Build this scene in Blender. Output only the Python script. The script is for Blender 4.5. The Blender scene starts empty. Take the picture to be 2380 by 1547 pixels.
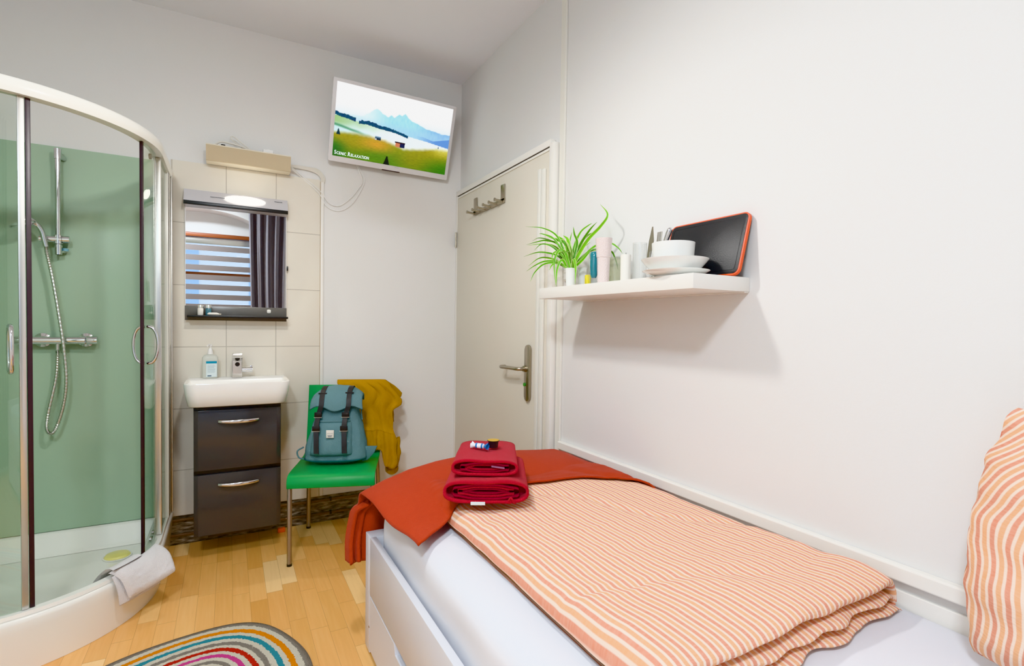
import bpy, bmesh, math, random
from mathutils import Vector, Matrix, noise, Euler
PI = math.pi
random.seed(7)
sc = bpy.context.scene
COL = sc.collection

# ------------------------------------------------------------------ helpers
def lin(c):
    return c / 12.92 if c <= 0.04045 else ((c + 0.055) / 1.055) ** 2.4
def rgb(r, g, b):
    return (lin(r / 255), lin(g / 255), lin(b / 255), 1.0)

def mat(name, col, rough=0.5, metal=0.0, spec=0.5, bump=0.0, bscale=60.0, var=0.0, vscale=8.0,
        trans=0.0, ior=1.45, coat=0.0, sheen=0.0, emit=None, estr=0.0, stretch=None):
    m = bpy.data.materials.new(name); m.use_nodes = True
    nt = m.node_tree; b = nt.nodes['Principled BSDF']
    b.inputs['Base Color'].default_value = col
    b.inputs['Roughness'].default_value = rough
    b.inputs['Metallic'].default_value = metal
    b.inputs['Specular IOR Level'].default_value = spec
    b.inputs['Transmission Weight'].default_value = trans
    b.inputs['IOR'].default_value = ior
    b.inputs['Coat Weight'].default_value = coat
    b.inputs['Coat Roughness'].default_value = 0.05
    b.inputs['Sheen Weight'].default_value = sheen
    if emit:
        b.inputs['Emission Color'].default_value = emit
        b.inputs['Emission Strength'].default_value = estr
    tc = nt.nodes.new('ShaderNodeTexCoord')
    src = tc.outputs['Object']
    if stretch:
        mp = nt.nodes.new('ShaderNodeMapping'); mp.inputs['Scale'].default_value = stretch
        nt.links.new(src, mp.inputs['Vector']); src = mp.outputs['Vector']
    if var > 0:
        n = nt.nodes.new('ShaderNodeTexNoise'); n.inputs['Scale'].default_value = vscale
        n.inputs['Detail'].default_value = 3
        nt.links.new(src, n.inputs['Vector'])
        mx = nt.nodes.new('ShaderNodeMix'); mx.data_type = 'RGBA'
        mx.inputs['A'].default_value = tuple(max(0, c * (1 - var)) for c in col[:3]) + (1,)
        mx.inputs['B'].default_value = tuple(min(1, c * (1 + var)) for c in col[:3]) + (1,)
        nt.links.new(n.outputs['Fac'], mx.inputs['Factor'])
        nt.links.new(mx.outputs['Result'], b.inputs['Base Color'])
    if bump > 0:
        n2 = nt.nodes.new('ShaderNodeTexNoise'); n2.inputs['Scale'].default_value = bscale
        n2.inputs['Detail'].default_value = 4
        nt.links.new(src, n2.inputs['Vector'])
        bp = nt.nodes.new('ShaderNodeBump'); bp.inputs['Strength'].default_value = bump
        bp.inputs['Distance'].default_value = 0.01
        nt.links.new(n2.outputs['Fac'], bp.inputs['Height'])
        nt.links.new(bp.outputs['Normal'], b.inputs['Normal'])
    return m

class NG:
    """tiny wrapper for building node graphs"""
    def __init__(s, m):
        s.nt = m.node_tree; s.b = s.nt.nodes['Principled BSDF']
    def n(s, t, **kw):
        x = s.nt.nodes.new(t)
        for k, v in kw.items(): setattr(x, k, v)
        return x
    def l(s, a, b): s.nt.links.new(a, b)
    def math(s, op, a, b=None, c=None):
        x = s.nt.nodes.new('ShaderNodeMath'); x.operation = op
        for i, v in enumerate((a, b, c)):
            if v is None: continue
            if isinstance(v, (int, float)): x.inputs[i].default_value = v
            else: s.l(v, x.inputs[i])
        return x.outputs[0]
    def mix(s, f, a, b):
        x = s.nt.nodes.new('ShaderNodeMix'); x.data_type = 'RGBA'
        for k, v in (('Factor', f), ('A', a), ('B', b)):
            if isinstance(v, (int, float, tuple)): x.inputs[k].default_value = v
            else: s.l(v, x.inputs[k])
        return x.outputs['Result']

def obj(name, bm, m, parent=None, local=False, smooth=True, ang=0.7, mods=None):
    bmesh.ops.recalc_face_normals(bm, faces=bm.faces[:])
    if parent is not None and not local:
        loc = parent.matrix_world.translation if parent.type != 'EMPTY' else parent.location
        off = Vector((0, 0, 0)); p = parent
        while p is not None:
            off += Vector(p.location); p = p.parent
        bmesh.ops.translate(bm, verts=bm.verts[:], vec=-off)
    if smooth:
        for f in bm.faces: f.smooth = True
        for e in bm.edges:
            if len(e.link_faces) == 2 and e.calc_face_angle(0) > ang: e.smooth = False
    me = bpy.data.meshes.new(name); bm.to_mesh(me); bm.free()
    for mm in (m if isinstance(m, (list, tuple)) else [m]): me.materials.append(mm)
    o = bpy.data.objects.new(name, me); COL.objects.link(o)
    if parent is not None: o.parent = parent
    return o

def tag(o, label, cat, group=None):
    o['label'] = label; o['category'] = cat
    if group: o['group'] = group
    return o
def thing(name, label, cat, loc=(0, 0, 0), rot=(0, 0, 0), group=None):
    o = bpy.data.objects.new(name, None); COL.objects.link(o)
    o.location = loc; o.rotation_euler = rot
    o.empty_display_size = 0.05
    return tag(o, label, cat, group)
def struct(name, bm, m, parent=None, smooth=False):
    o = obj(name, bm, m, parent, smooth=smooth)
    if parent is None: o['kind'] = 'structure'
    return o

def B(): return bmesh.new()
def merge(bm, b2, M=None):
    me = bpy.data.meshes.new('tmp'); 
    if M is not None: bmesh.ops.transform(b2, matrix=M, verts=b2.verts[:])
    b2.to_mesh(me); b2.free(); bm.from_mesh(me); bpy.data.meshes.remove(me)
def box(bm, lo, hi, bev=0.0, seg=2, M=None):
    b = bmesh.new()
    bmesh.ops.create_cube(b, size=1)
    lo = Vector(lo); hi = Vector(hi); c = (lo + hi) / 2; d = hi - lo
    for v in b.verts: v.co = Vector((v.co.x * d.x + c.x, v.co.y * d.y + c.y, v.co.z * d.z + c.z))
    if bev > 0:
        bmesh.ops.bevel(b, geom=b.edges[:], offset=bev, segments=seg, profile=0.5, affect='EDGES')
    merge(bm, b, M); return bm
def catmull(pts, n=6):
    P = [Vector(p) for p in pts]
    if len(P) < 3: return P
    P = [P[0] * 2 - P[1]] + P + [P[-1] * 2 - P[-2]]
    out = []
    for i in range(1, len(P) - 2):
        for k in range(n):
            t = k / n
            a, b, c, d = P[i - 1], P[i], P[i + 1], P[i + 2]
            out.append(0.5 * ((2 * b) + (c - a) * t + (2 * a - 5 * b + 4 * c - d) * t * t + (3 * b - a - 3 * c + d) * t ** 3))
    out.append(P[-2]); return out
def tube(bm, pts, r, seg=10, cap=True):
    """r: float or list per point"""
    P = [Vector(p) for p in pts]; n = len(P)
    R = r if isinstance(r, (list, tuple)) else [r] * n
    up = Vector((0, 0, 1)); t0 = (P[1] - P[0]).normalized()
    if abs(t0.dot(up)) > 0.95: up = Vector((1, 0, 0))
    nrm = (up - t0 * up.dot(t0)).normalized()
    rings = []
    for i in range(n):
        t = (P[min(i + 1, n - 1)] - P[max(i - 1, 0)]).normalized()
        nrm = (nrm - t * nrm.dot(t)).normalized(); bi = t.cross(nrm)
        rings.append([bm.verts.new(P[i] + (nrm * math.cos(a) + bi * math.sin(a)) * R[i]) for a in [2 * PI * k / seg for k in range(seg)]])
    for i in range(n - 1):
        for k in range(seg):
            bm.faces.new((rings[i][k], rings[i][(k + 1) % seg], rings[i + 1][(k + 1) % seg], rings[i + 1][k]))
    if cap:
        bm.faces.new(rings[0][::-1]); bm.faces.new(rings[-1])
    return bm
def lathe(bm, prof, c=(0, 0, 0), seg=32, M=None):
    """prof: list of (r, z); closed at r=0"""
    b = bmesh.new(); c = Vector(c); rings = []
    for r, z in prof:
        if r < 1e-6: rings.append([b.verts.new((c.x, c.y, c.z + z))])
        else: rings.append([b.verts.new((c.x + r * math.cos(2 * PI * k / seg), c.y + r * math.sin(2 * PI * k / seg), c.z + z)) for k in range(seg)])
    for A, D in zip(rings, rings[1:]):
        for k in range(seg):
            k2 = (k + 1) % seg
            if len(A) == 1 and len(D) == 1: continue
            if len(A) == 1: b.faces.new((A[0], D[k], D[k2]))
            elif len(D) == 1: b.faces.new((A[k], A[k2], D[0]))
            else: b.faces.new((A[k], A[k2], D[k2], D[k]))
    merge(bm, b, M); return bm
def grid(bm, nu, nv, fn, close_u=False, uv=None):
    V = [[bm.verts.new(fn(i / (nu if close_u else nu - 1), j / (nv - 1))) for j in range(nv)] for i in range(nu)]
    lay = bm.loops.layers.uv.verify() if uv else None
    for i in range(nu if close_u else nu - 1):
        for j in range(nv - 1):
            i2 = (i + 1) % nu
            f = bm.faces.new((V[i][j], V[i2][j], V[i2][j + 1], V[i][j + 1]))
            if lay:
                for lp, (a, b_) in zip(f.loops, ((i, j), (i + 1, j), (i + 1, j + 1), (i, j + 1))):
                    lp[lay].uv = uv(a / (nu if close_u else nu - 1), b_ / (nv - 1))
    return V
def prism(bm, pts, axis, a, b, bev=0.0):
    """extrude a 2D polygon; axis 'x': pts=(y,z); 'y': pts=(x,z); 'z': pts=(x,y)"""
    t = bmesh.new()
    def mk(p, h):
        return {'x': (h, p[0], p[1]), 'y': (p[0], h, p[1]), 'z': (p[0], p[1], h)}[axis]
    A = [t.verts.new(mk(p, a)) for p in pts]; D = [t.verts.new(mk(p, b)) for p in pts]
    t.faces.new(A); t.faces.new(D[::-1]); n = len(pts)
    for i in range(n): t.faces.new((A[i], D[i], D[(i + 1) % n], A[(i + 1) % n]))
    if bev: bmesh.ops.bevel(t, geom=t.edges[:], offset=bev, segments=2, profile=0.5, affect='EDGES')
    merge(bm, t); return bm
def rrect(w, h, r, n=5, cx=0, cy=0):
    out = []
    for sx, sy, a0 in ((1, 1, 0), (-1, 1, 90), (-1, -1, 180), (1, -1, 270)):
        for k in range(n + 1):
            a = math.radians(a0 + 90 * k / n)
            out.append((cx + sx * (w / 2 - r) + r * math.cos(a), cy + sy * (h / 2 - r) + r * math.sin(a)))
    return out
def sm(a, b, x):
    t = max(0, min(1, (x - a) / (b - a))); return t * t * (3 - 2 * t)
def ns(x, y, z=0.0): return noise.noise(Vector((x, y, z)))

# ------------------------------------------------------------------ materials
M = {}
M['wall_r'] = mat('warm_white_paint', rgb(224, 223, 221), 0.75, spec=0.2, bump=0.03, bscale=90)
M['wall'] = mat('cream_white_paint', rgb(230, 229, 226), 0.75, spec=0.2, bump=0.03, bscale=90)
M['ceil'] = mat('ceiling_paint', rgb(240, 242, 248), 0.85, spec=0.15)
M['trim'] = mat('gloss_white_trim', rgb(236, 233, 226), 0.35)
M['trimc'] = mat('cream_trim', rgb(230, 228, 219), 0.4)
M['door'] = mat('cream_door_lacquer', rgb(220, 213, 198), 0.42, var=0.02, vscale=3)
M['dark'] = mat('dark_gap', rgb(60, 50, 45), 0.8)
M['steel'] = mat('brushed_steel', rgb(176, 168, 152), 0.32, 1.0, bump=0.05, bscale=80, stretch=(8, 8, 1))
M['chrome'] = mat('polished_chrome', rgb(218, 218, 220), 0.07, 1.0)
M['alu'] = mat('satin_aluminium', rgb(214, 214, 210), 0.28, 1.0)
M['seal'] = mat('dark_magnetic_seal', rgb(48, 34, 40), 0.4)
M['rail'] = mat('cream_enamel_rail', rgb(244, 242, 234), 0.25)
M['tray'] = mat('white_acrylic', rgb(240, 238, 230), 0.16, coat=0.3)
M['ceramic'] = mat('white_ceramic', rgb(243, 240, 234), 0.1, coat=0.5)
M['anthr'] = mat('anthracite_gloss', rgb(66, 64, 64), 0.14, spec=0.35, coat=0.15)
M['anthr2'] = mat('anthracite_edge', rgb(28, 27, 27), 0.35)
M['mirror'] = mat('mirror_silver', (0.88, 0.89, 0.89, 1), 0.0, 1.0)
M['whitepl'] = mat('white_plastic', rgb(240, 239, 236), 0.35)
M['cable'] = mat('white_cable_sleeve', rgb(226, 221, 210), 0.5)
M['tan'] = mat('beige_painted_board', rgb(196, 178, 146), 0.7)
M['tanl'] = mat('cream_painted_edge', rgb(226, 216, 194), 0.6)
M['green'] = mat('green_polyurethane', rgb(0, 138, 58), 0.45, var=0.03, vscale=5)
M['legm'] = mat('grey_steel_leg', rgb(160, 152, 146), 0.35, 0.9)
M['teal'] = mat('teal_canvas', rgb(94, 126, 132), 0.85, spec=0.2, bump=0.25, bscale=260, var=0.10, vscale=14)
M['teald'] = mat('dark_teal_base', rgb(44, 100, 106), 0.85, spec=0.2, bump=0.2, bscale=260)
M['strap'] = mat('black_rubber_strap', rgb(30, 28, 30), 0.55)
M['must'] = mat('mustard_cotton', rgb(160, 112, 6), 0.8, spec=0.2, bump=0.15, bscale=220, var=0.08, vscale=9)
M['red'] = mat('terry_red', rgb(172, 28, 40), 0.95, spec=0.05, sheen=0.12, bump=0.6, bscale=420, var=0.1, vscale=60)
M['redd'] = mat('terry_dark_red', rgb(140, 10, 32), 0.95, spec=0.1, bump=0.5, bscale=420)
M['blank'] = mat('rust_red_fleece', rgb(164, 54, 34), 0.95, spec=0.05, sheen=0.1, bump=0.25, bscale=300, var=0.06, vscale=50)
M['sheet'] = mat('white_cotton_sheet', rgb(224, 225, 232), 0.8, spec=0.2, bump=0.04, bscale=40)
M['bed'] = mat('white_bed_lacquer', rgb(218, 219, 226), 0.35)
M['terryw'] = mat('white_terry', rgb(242, 238, 238), 0.95, spec=0.1, sheen=0.3, bump=0.7, bscale=380)
M['black'] = mat('black_plastic', rgb(36, 36, 38), 0.45, bump=0.1, bscale=300)
M['orange'] = mat('orange_rubber_edge', rgb(232, 88, 44), 0.45)
M['porc'] = mat('white_porcelain', rgb(240, 240, 236), 0.12, coat=0.4)
M['soil'] = mat('potting_soil', rgb(60, 44, 30), 0.95, bump=0.6, bscale=200)
M['pink'] = mat('pale_pink_textured', rgb(238, 220, 216), 0.35, bump=0.5, bscale=240)
M['candle'] = mat('ivory_wax', rgb(240, 236, 226), 0.5)
M['yel'] = mat('yellow_sponge', rgb(232, 214, 60), 0.8, bump=0.4, bscale=300)
M['tealb'] = mat('teal_glass', rgb(0, 112, 128), 0.1, coat=0.5, var=0.3, vscale=40)
M['wood'] = mat('brown_window_wood', rgb(122, 60, 28), 0.45, var=0.2, vscale=6, stretch=(1, 12, 12))
M['curt'] = mat('grey_curtain', rgb(128, 124, 130), 0.85, spec=0.15, bump=0.1, bscale=300)
M['blind'] = mat('taupe_blind_fabric', rgb(118, 108, 104), 0.85, spec=0.1)
M['pipe'] = mat('old_copper_pipe', rgb(92, 64, 40), 0.5, 0.2, var=0.5, vscale=12)
M['blue'] = mat('blue_print', rgb(16, 96, 170), 0.4)
M['tealp'] = mat('teal_print', rgb(0, 130, 165), 0.4)
M['labelw'] = mat('pale_label', rgb(214, 228, 230), 0.5)
M['gold'] = mat('gold_foil_lid', rgb(226, 180, 60), 0.35, 0.5)
M['ink'] = mat('label_ink', rgb(70, 90, 110), 0.6)
M['text'] = mat('white_lettering', rgb(235, 250, 250), 0.5, emit=(0.85, 0.98, 1, 1), estr=0.9)
M['lime'] = mat('yellow_green_drain', rgb(232, 220, 130), 0.3)

def arch_glass(name, tint, refl=0.06, opac=0.0, rough=0.0):
    m = bpy.data.materials.new(name); m.use_nodes = True; nt = m.node_tree
    nt.nodes.remove(nt.nodes['Principled BSDF']); out = nt.nodes['Material Output']
    tr = nt.nodes.new('ShaderNodeBsdfTransparent'); tr.inputs['Color'].default_value = tint
    gl = nt.nodes.new('ShaderNodeBsdfGlossy'); gl.inputs['Roughness'].default_value = rough
    fr = nt.nodes.new('ShaderNodeLayerWeight'); fr.inputs['Blend'].default_value = 0.5
    mx = nt.nodes.new('ShaderNodeMixShader')
    pw = nt.nodes.new('ShaderNodeMath'); pw.operation = 'POWER'; pw.inputs[1].default_value = 4.0
    mul = nt.nodes.new('ShaderNodeMath'); mul.operation = 'MULTIPLY_ADD'; mul.inputs[1].default_value = 0.75 - refl; mul.inputs[2].default_value = refl
    nt.links.new(fr.outputs['Facing'], pw.inputs[0]); nt.links.new(pw.outputs[0], mul.inputs[0]); nt.links.new(mul.outputs[0], mx.inputs[0])
    nt.links.new(tr.outputs[0], mx.inputs[1]); nt.links.new(gl.outputs[0], mx.inputs[2])
    last = mx
    if opac > 0:
        df = nt.nodes.new('ShaderNodeBsdfDiffuse'); df.inputs['Color'].default_value = tint
        m2 = nt.nodes.new('ShaderNodeMixShader'); m2.inputs[0].default_value = opac
        nt.links.new(mx.outputs[0], m2.inputs[1]); nt.links.new(df.outputs[0], m2.inputs[2]); last = m2
    nt.links.new(last.outputs[0], out.inputs['Surface']); return m
M['glass'] = arch_glass('clear_shower_glass', (0.93, 0.97, 0.94, 1), 0.045)
M['pane'] = arch_glass('window_pane_glass', (0.96, 0.97, 0.98, 1), 0.05)
M['tumbler'] = arch_glass('clear_drinking_glass', (0.975, 0.98, 0.978, 1), 0.05)
M['tint'] = arch_glass('pale_green_glass', (0.90, 0.91, 0.82, 1), 0.06, 0.12)
M['bottle'] = arch_glass('translucent_bottle', (0.86, 0.88, 0.82, 1), 0.06, 0.55, 0.1)

def floor_mat():
    m = mat('beech_strip_laminate', rgb(205, 160, 90), 0.32, spec=0.4); g = NG(m)
    tc = g.n('ShaderNodeTexCoord'); sp = g.n('ShaderNodeSeparateXYZ'); g.l(tc.outputs['Object'], sp.inputs[0])
    X, Y = sp.outputs[0], sp.outputs[1]
    row = g.math('FLOOR', g.math('DIVIDE', g.math('ADD', X, 10.0), 0.066))
    wn = g.n('ShaderNodeTexWhiteNoise', noise_dimensions='1D'); g.l(row, wn.inputs['W'])
    yy = g.math('DIVIDE', g.math('ADD', g.math('ADD', Y, 10.0), g.math('MULTIPLY', wn.outputs['Value'], 0.9)), 0.33)
    cell = g.math('FLOOR', yy)
    cv = g.n('ShaderNodeCombineXYZ'); g.l(row, cv.inputs[0]); g.l(cell, cv.inputs[1])
    w2 = g.n('ShaderNodeTexWhiteNoise', noise_dimensions='3D'); g.l(cv.outputs[0], w2.inputs['Vector'])
    rp = g.n('ShaderNodeValToRGB'); g.l(w2.outputs['Value'], rp.inputs[0])
    e = rp.color_ramp.elements
    e[0].position = 0; e[0].color = rgb(218, 154, 86); e[1].position = 1; e[1].color = rgb(248, 206, 146)
    for p, c in ((0.3, rgb(240, 180, 112)), (0.55, rgb(230, 165, 98)), (0.8, rgb(246, 192, 124))):
        q = e.new(p); q.color = c
    mp = g.n('ShaderNodeMapping'); mp.inputs['Scale'].default_value = (90, 5, 5); g.l(tc.outputs['Object'], mp.inputs['Vector'])
    ad = g.n('ShaderNodeVectorMath', operation='ADD'); g.l(mp.outputs[0], ad.inputs[0]); 
    sc3 = g.n('ShaderNodeVectorMath', operation='SCALE'); g.l(w2.outputs['Color'], sc3.inputs[0]); sc3.inputs['Scale'].default_value = 40
    g.l(sc3.outputs[0], ad.inputs[1])
    nz = g.n('ShaderNodeTexNoise'); nz.inputs['Scale'].default_value = 1.0; nz.inputs['Detail'].default_value = 5; g.l(ad.outputs[0], nz.inputs['Vector'])
    gf = g.math('MULTIPLY', g.math('SUBTRACT', nz.outputs['Fac'], 0.5), 0.55)
    c1 = g.mix(g.math('MAXIMUM', g.math('MULTIPLY', gf, 1.0), 0.0), rp.outputs[0], rgb(190, 130, 66))
    c2 = g.mix(g.math('MAXIMUM', g.math('MULTIPLY', gf, -1.0), 0.0), c1, rgb(246, 212, 152))
    fx = g.math('FRACT', g.math('DIVIDE', g.math('ADD', X, 10.0), 0.066)); fy = g.math('FRACT', yy)
    s1 = g.math('LESS_THAN', fx, 0.02); s2 = g.math('LESS_THAN', fy, 0.006)
    c3 = g.mix(g.math('MULTIPLY', g.math('MAXIMUM', s1, s2), 0.55), c2, rgb(150, 98, 46))
    g.l(c3, g.b.inputs['Base Color']); return m
def tile_mat():
    m = mat('cream_wall_tiles', rgb(230, 224, 208), 0.28, spec=0.5); g = NG(m)
    tc = g.n('ShaderNodeTexCoord'); sp = g.n('ShaderNodeSeparateXYZ'); g.l(tc.outputs['Object'], sp.inputs[0])
    fx = g.math('FRACT', g.math('DIVIDE', g.math('ADD', sp.outputs[0], 1.383 + 2.48), 0.248))
    fz = g.math('FRACT', g.math('DIVIDE', g.math('ADD', sp.outputs[2], -0.399 + 3.28), 0.328))
    ln = g.math('MAXIMUM', g.math('LESS_THAN', fx, 0.018), g.math('LESS_THAN', fz, 0.013))
    nz = g.n('ShaderNodeTexNoise'); nz.inputs['Scale'].default_value = 6; g.l(tc.outputs['Object'], nz.inputs['Vector'])
    base = g.mix(nz.outputs['Fac'], rgb(226, 218, 202), rgb(234, 228, 214))
    g.l(g.mix(ln, base, rgb(190, 182, 168)), g.b.inputs['Base Color'])
    bp = g.n('ShaderNodeBump'); bp.inputs['Strength'].default_value = 0.4; bp.inputs['Distance'].default_value = 0.003; bp.invert = True
    g.l(ln, bp.inputs['Height']); g.l(bp.outputs[0], g.b.inputs['Normal'])
    return m
def stripe_mat(name, per, warp=0.12):
    """striped seersucker: stripes by the u coordinate of the cloth"""
    m = mat(name, rgb(245, 225, 205), 0.85, spec=0.15); g = NG(m)
    uv = g.n('ShaderNodeUVMap'); sp = g.n('ShaderNodeSeparateXYZ'); g.l(uv.outputs[0], sp.inputs[0])
    nz = g.n('ShaderNodeTexNoise'); nz.inputs['Scale'].default_value = 9; nz.inputs['Detail'].default_value = 2; g.l(uv.outputs[0], nz.inputs['Vector'])
    u = g.math('ADD', g.math('DIVIDE', sp.outputs[0], per), g.math('MULTIPLY', g.math('SUBTRACT', nz.outputs['Fac'], 0.5), warp * 4))
    f = g.math('FRACT', u)
    rp = g.n('ShaderNodeValToRGB'); g.l(f, rp.inputs[0]); rp.color_ramp.interpolation = 'LINEAR'
    e = rp.color_ramp.elements
    cr = rgb(246, 222, 204); o1 = rgb(236, 166, 112); o2 = rgb(218, 128, 96)
    e[0].position = 0.0; e[0].color = cr; e[1].position = 1.0; e[1].color = cr
    for p, c in ((0.13, cr), (0.19, o1), (0.44, o1), (0.50, cr), (0.63, cr), (0.69, o2), (0.94, o2)):
        q = e.new(p); q.color = c
    # seersucker puckers across the stripes
    mp = g.n('ShaderNodeMapping'); mp.inputs['Scale'].default_value = (60, 240, 1); g.l(uv.outputs[0], mp.inputs['Vector'])
    n2 = g.n('ShaderNodeTexNoise'); n2.inputs['Scale'].default_value = 1; n2.inputs['Detail'].default_value = 2; g.l(mp.outputs[0], n2.inputs['Vector'])
    g.l(g.mix(g.math('MULTIPLY', n2.outputs['Fac'], 0.35), rp.outputs[0], cr), g.b.inputs['Base Color'])
    bp = g.n('ShaderNodeBump'); bp.inputs['Strength'].default_value = 0.3; bp.inputs['Distance'].default_value = 0.004
    g.l(n2.outputs['Fac'], bp.inputs['Height']); g.l(bp.outputs[0], g.b.inputs['Normal'])
    return m
def vcol_mat(name, attr='col', rough=0.5, emit=0.0, spec=0.3, bump=0.0, bscale=300):
    m = mat(name, (0.5, 0.5, 0.5, 1), rough, spec=spec, bump=bump, bscale=bscale); g = NG(m)
    a = g.n('ShaderNodeAttribute'); a.attribute_name = attr
    if emit:
        g.b.inputs['Base Color'].default_value = (0.01, 0.01, 0.01, 1)
        g.l(a.outputs['Color'], g.b.inputs['Emission Color']); g.b.inputs['Emission Strength'].default_value = emit
    else: g.l(a.outputs['Color'], g.b.inputs['Base Color'])
    return m
def panel_mat():
    m = mat('sage_green_glass_panel', rgb(160, 190, 162), 0.3, spec=0.2); g = NG(m)
    tc = g.n('ShaderNodeTexCoord'); sp = g.n('ShaderNodeSeparateXYZ'); g.l(tc.outputs['Object'], sp.inputs[0])
    f = g.math('LESS_THAN', g.math('ABSOLUTE', g.math('SUBTRACT', sp.outputs[0], 0.27)), 0.0015)
    g.l(g.mix(f, rgb(166, 192, 166), rgb(146, 174, 150)), g.b.inputs['Base Color']); return m
def dirt_mat():
    m = mat('bare_dirty_plaster', rgb(90, 76, 62), 0.95, bump=0.8, bscale=60); g = NG(m)
    tc = g.n('ShaderNodeTexCoord'); nz = g.n('ShaderNodeTexNoise'); nz.inputs['Scale'].default_value = 34; nz.inputs['Detail'].default_value = 6
    mp = g.n('ShaderNodeMapping'); mp.inputs['Scale'].default_value = (0.6, 1, 2.5); g.l(tc.outputs['Object'], mp.inputs[0]); g.l(mp.outputs[0], nz.inputs['Vector'])
    rp = g.n('ShaderNodeValToRGB'); g.l(nz.outputs['Fac'], rp.inputs[0])
    e = rp.color_ramp.elements; e[0].position = 0.34; e[0].color = rgb(50, 42, 36); e[1].position = 0.66; e[1].color = rgb(170, 160, 146)
    q = e.new(0.5); q.color = rgb(112, 100, 86)
    g.l(rp.outputs[0], g.b.inputs['Base Color']); return m
def soap_panel(): pass

W_, D_, H_ = 2.62, 4.0, 2.80     # room: x -2.62..0, y -4..0, z 0..2.8

# ------------------------------------------------------------------ room shell
b = B(); box(b, (-W_ - .1, -D_ - .4, -.06), (.1, .1, 0)); struct('floor', b, floor_mat())
b = B(); box(b, (-W_ - .1, -D_ - .4, H_), (.1, .1, H_ + .06)); struct('ceiling', b, M['ceil'])
b = B(); box(b, (-W_ - .1, 0, 0), (.1, .1, H_)); wb = struct('wall_back', b, M['wall'])
b = B(); box(b, (-1.634, -.010, .158), (-.896, 0, 2.035), .001); obj('tile_cladding', b, tile_mat(), wb)
b = B(); box(b, (0, -D_, 0), (.1, 0, H_)); wr = struct('wall_right', b, M['wall_r'])
b = B(); box(b, (-W_ - .1, -D_, 0), (-W_, 0, H_)); struct('wall_left', b, M['wall'])
# front wall behind the camera, with an arched window niche
b = B()
ax0, ax1, az0, spring, crown = -2.42, -0.98, 0.95, 2.25, 2.53
arc = [(ax0 + (ax1 - ax0) * k / 24, spring + (crown - spring) * math.sqrt(max(0, 1 - (2 * k / 24 - 1) ** 2))) for k in range(25)]
for yy in (-D_,):
    lo = [(-W_ - .1, 0), (.1, 0), (.1, H_), (-W_ - .1, H_)]
    hole = [(ax0, az0)] + arc + [(ax1, az0)]
    # ring of quads between outer rectangle and hole
    def mkring(y):
        vs_h = [b.verts.new((p[0], y, p[1])) for p in hole]
        out = []
        for p in hole:
            if p[1] <= az0 + 1e-6: out.append(b.verts.new((p[0], y, 0)))
            else: out.append(b.verts.new((p[0], y, H_)))
        return vs_h, out
    vh, vo = mkring(-D_); vh2, vo2 = mkring(-D_ - .3)
    n = len(hole)
    for V1, V2 in ((vh, vo), (vh2, vo2)):
        for i in range(1, n - 2): b.faces.new((V1[i], V1[i + 1], V2[i + 1], V2[i]))
        y = V1[0].co.y
        L0 = b.verts.new((-W_ - .1, y, 0)); L1 = b.verts.new((-W_ - .1, y, H_)); R0 = b.verts.new((.1, y, 0)); R1 = b.verts.new((.1, y, H_))
        b.faces.new((L0, V2[0], V1[0], V1[1], V2[1], L1)); b.faces.new((R0, R1, V2[-2], V1[-2], V1[-1], V2[-1]))
        b.faces.new((V2[0], V2[-1], V1[-1], V1[0]))
    for i in range(n): b.faces.new((vh[i], vh[(i + 1) % n], vh2[(i + 1) % n], vh2[i]))
struct('wall_front', b, M['wall_r'])
# window with brown wooden frame, set back in the niche
b = B(); fy0, fy1 = -D_ - .30, -D_ - .22
box(b, (ax0, fy0, az0), (ax0 + .07, fy1, 2.27)); box(b, (ax1 - .07, fy0, az0), (ax1, fy1, 2.27))
box(b, (ax0, fy0, az0), (ax1, fy1, az0 + .07)); box(b, (ax0, fy0, 2.20), (ax1, fy1, 2.27)); box(b, (ax0, fy0, 1.735), (ax1, fy1, 1.79))

win = struct('window_1', b, M['wood'])
b = B(); box(b, (ax0 + .05, -D_ - .262, az0 + .05), (ax1 - .05, -D_ - .258, 2.22)); obj('pane', b, M['pane'], win, smooth=False)
b = B(); prism(b, [(ax0, 2.27), (ax1, 2.27)] + [(p[0], p[1]) for p in arc[::-1]], 'y', fy0, fy0 + .03); obj('arched_lintel_panel', b, M['wall_r'], win, smooth=False)

# trims on the right wall
b = B(); box(b, (-.012, -1.245, 0), (0, -1.205, H_), .003); struct('trim_1', b, M['trimc'])
b = B(); box(b, (-.024, -D_ + .02, .625), (0, -1.246, .661), .004); struct('trim_2', b, M['trim'])
b = B(); box(b, (-.010, -D_ + .02, 0), (0, -1.246, .6), .002); struct('baseboard_right', b, M['trim'])
# unfinished strip along the bottom of the back wall
b = B(); box(b, (-1.70, -.004, 0), (-.03, -.0005, .157)); struct('baseboard_back', b, dirt_mat())

# ------------------------------------------------------------------ old pipes at the foot of the back wall
for z, y, lb in ((.135, -.0135, 'upper of two brown heating pipes along the foot of the back wall'), (.055, -.0135, 'lower brown heating pipe just above the floor at the back wall')):
    b = B(); tube(b, [(-1.66, y, z), (-1.3, y, z + .003), (-.9, y, z - .002), (-.06, y, z)], .008, 10)
    t = thing('heating_pipe', lb, 'pipe', (-.9, y, z - .012), group='pipes at the back wall')
    obj('pipe_run', b, M['pipe'], t)
    for x in (-1.25, -.83, -.5):
        b = B(); box(b, (x - .006, -.024, z - .011), (x + .006, -.0045, z + .011), .002); obj('pipe_clip', b, M['anthr2'], t)
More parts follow.
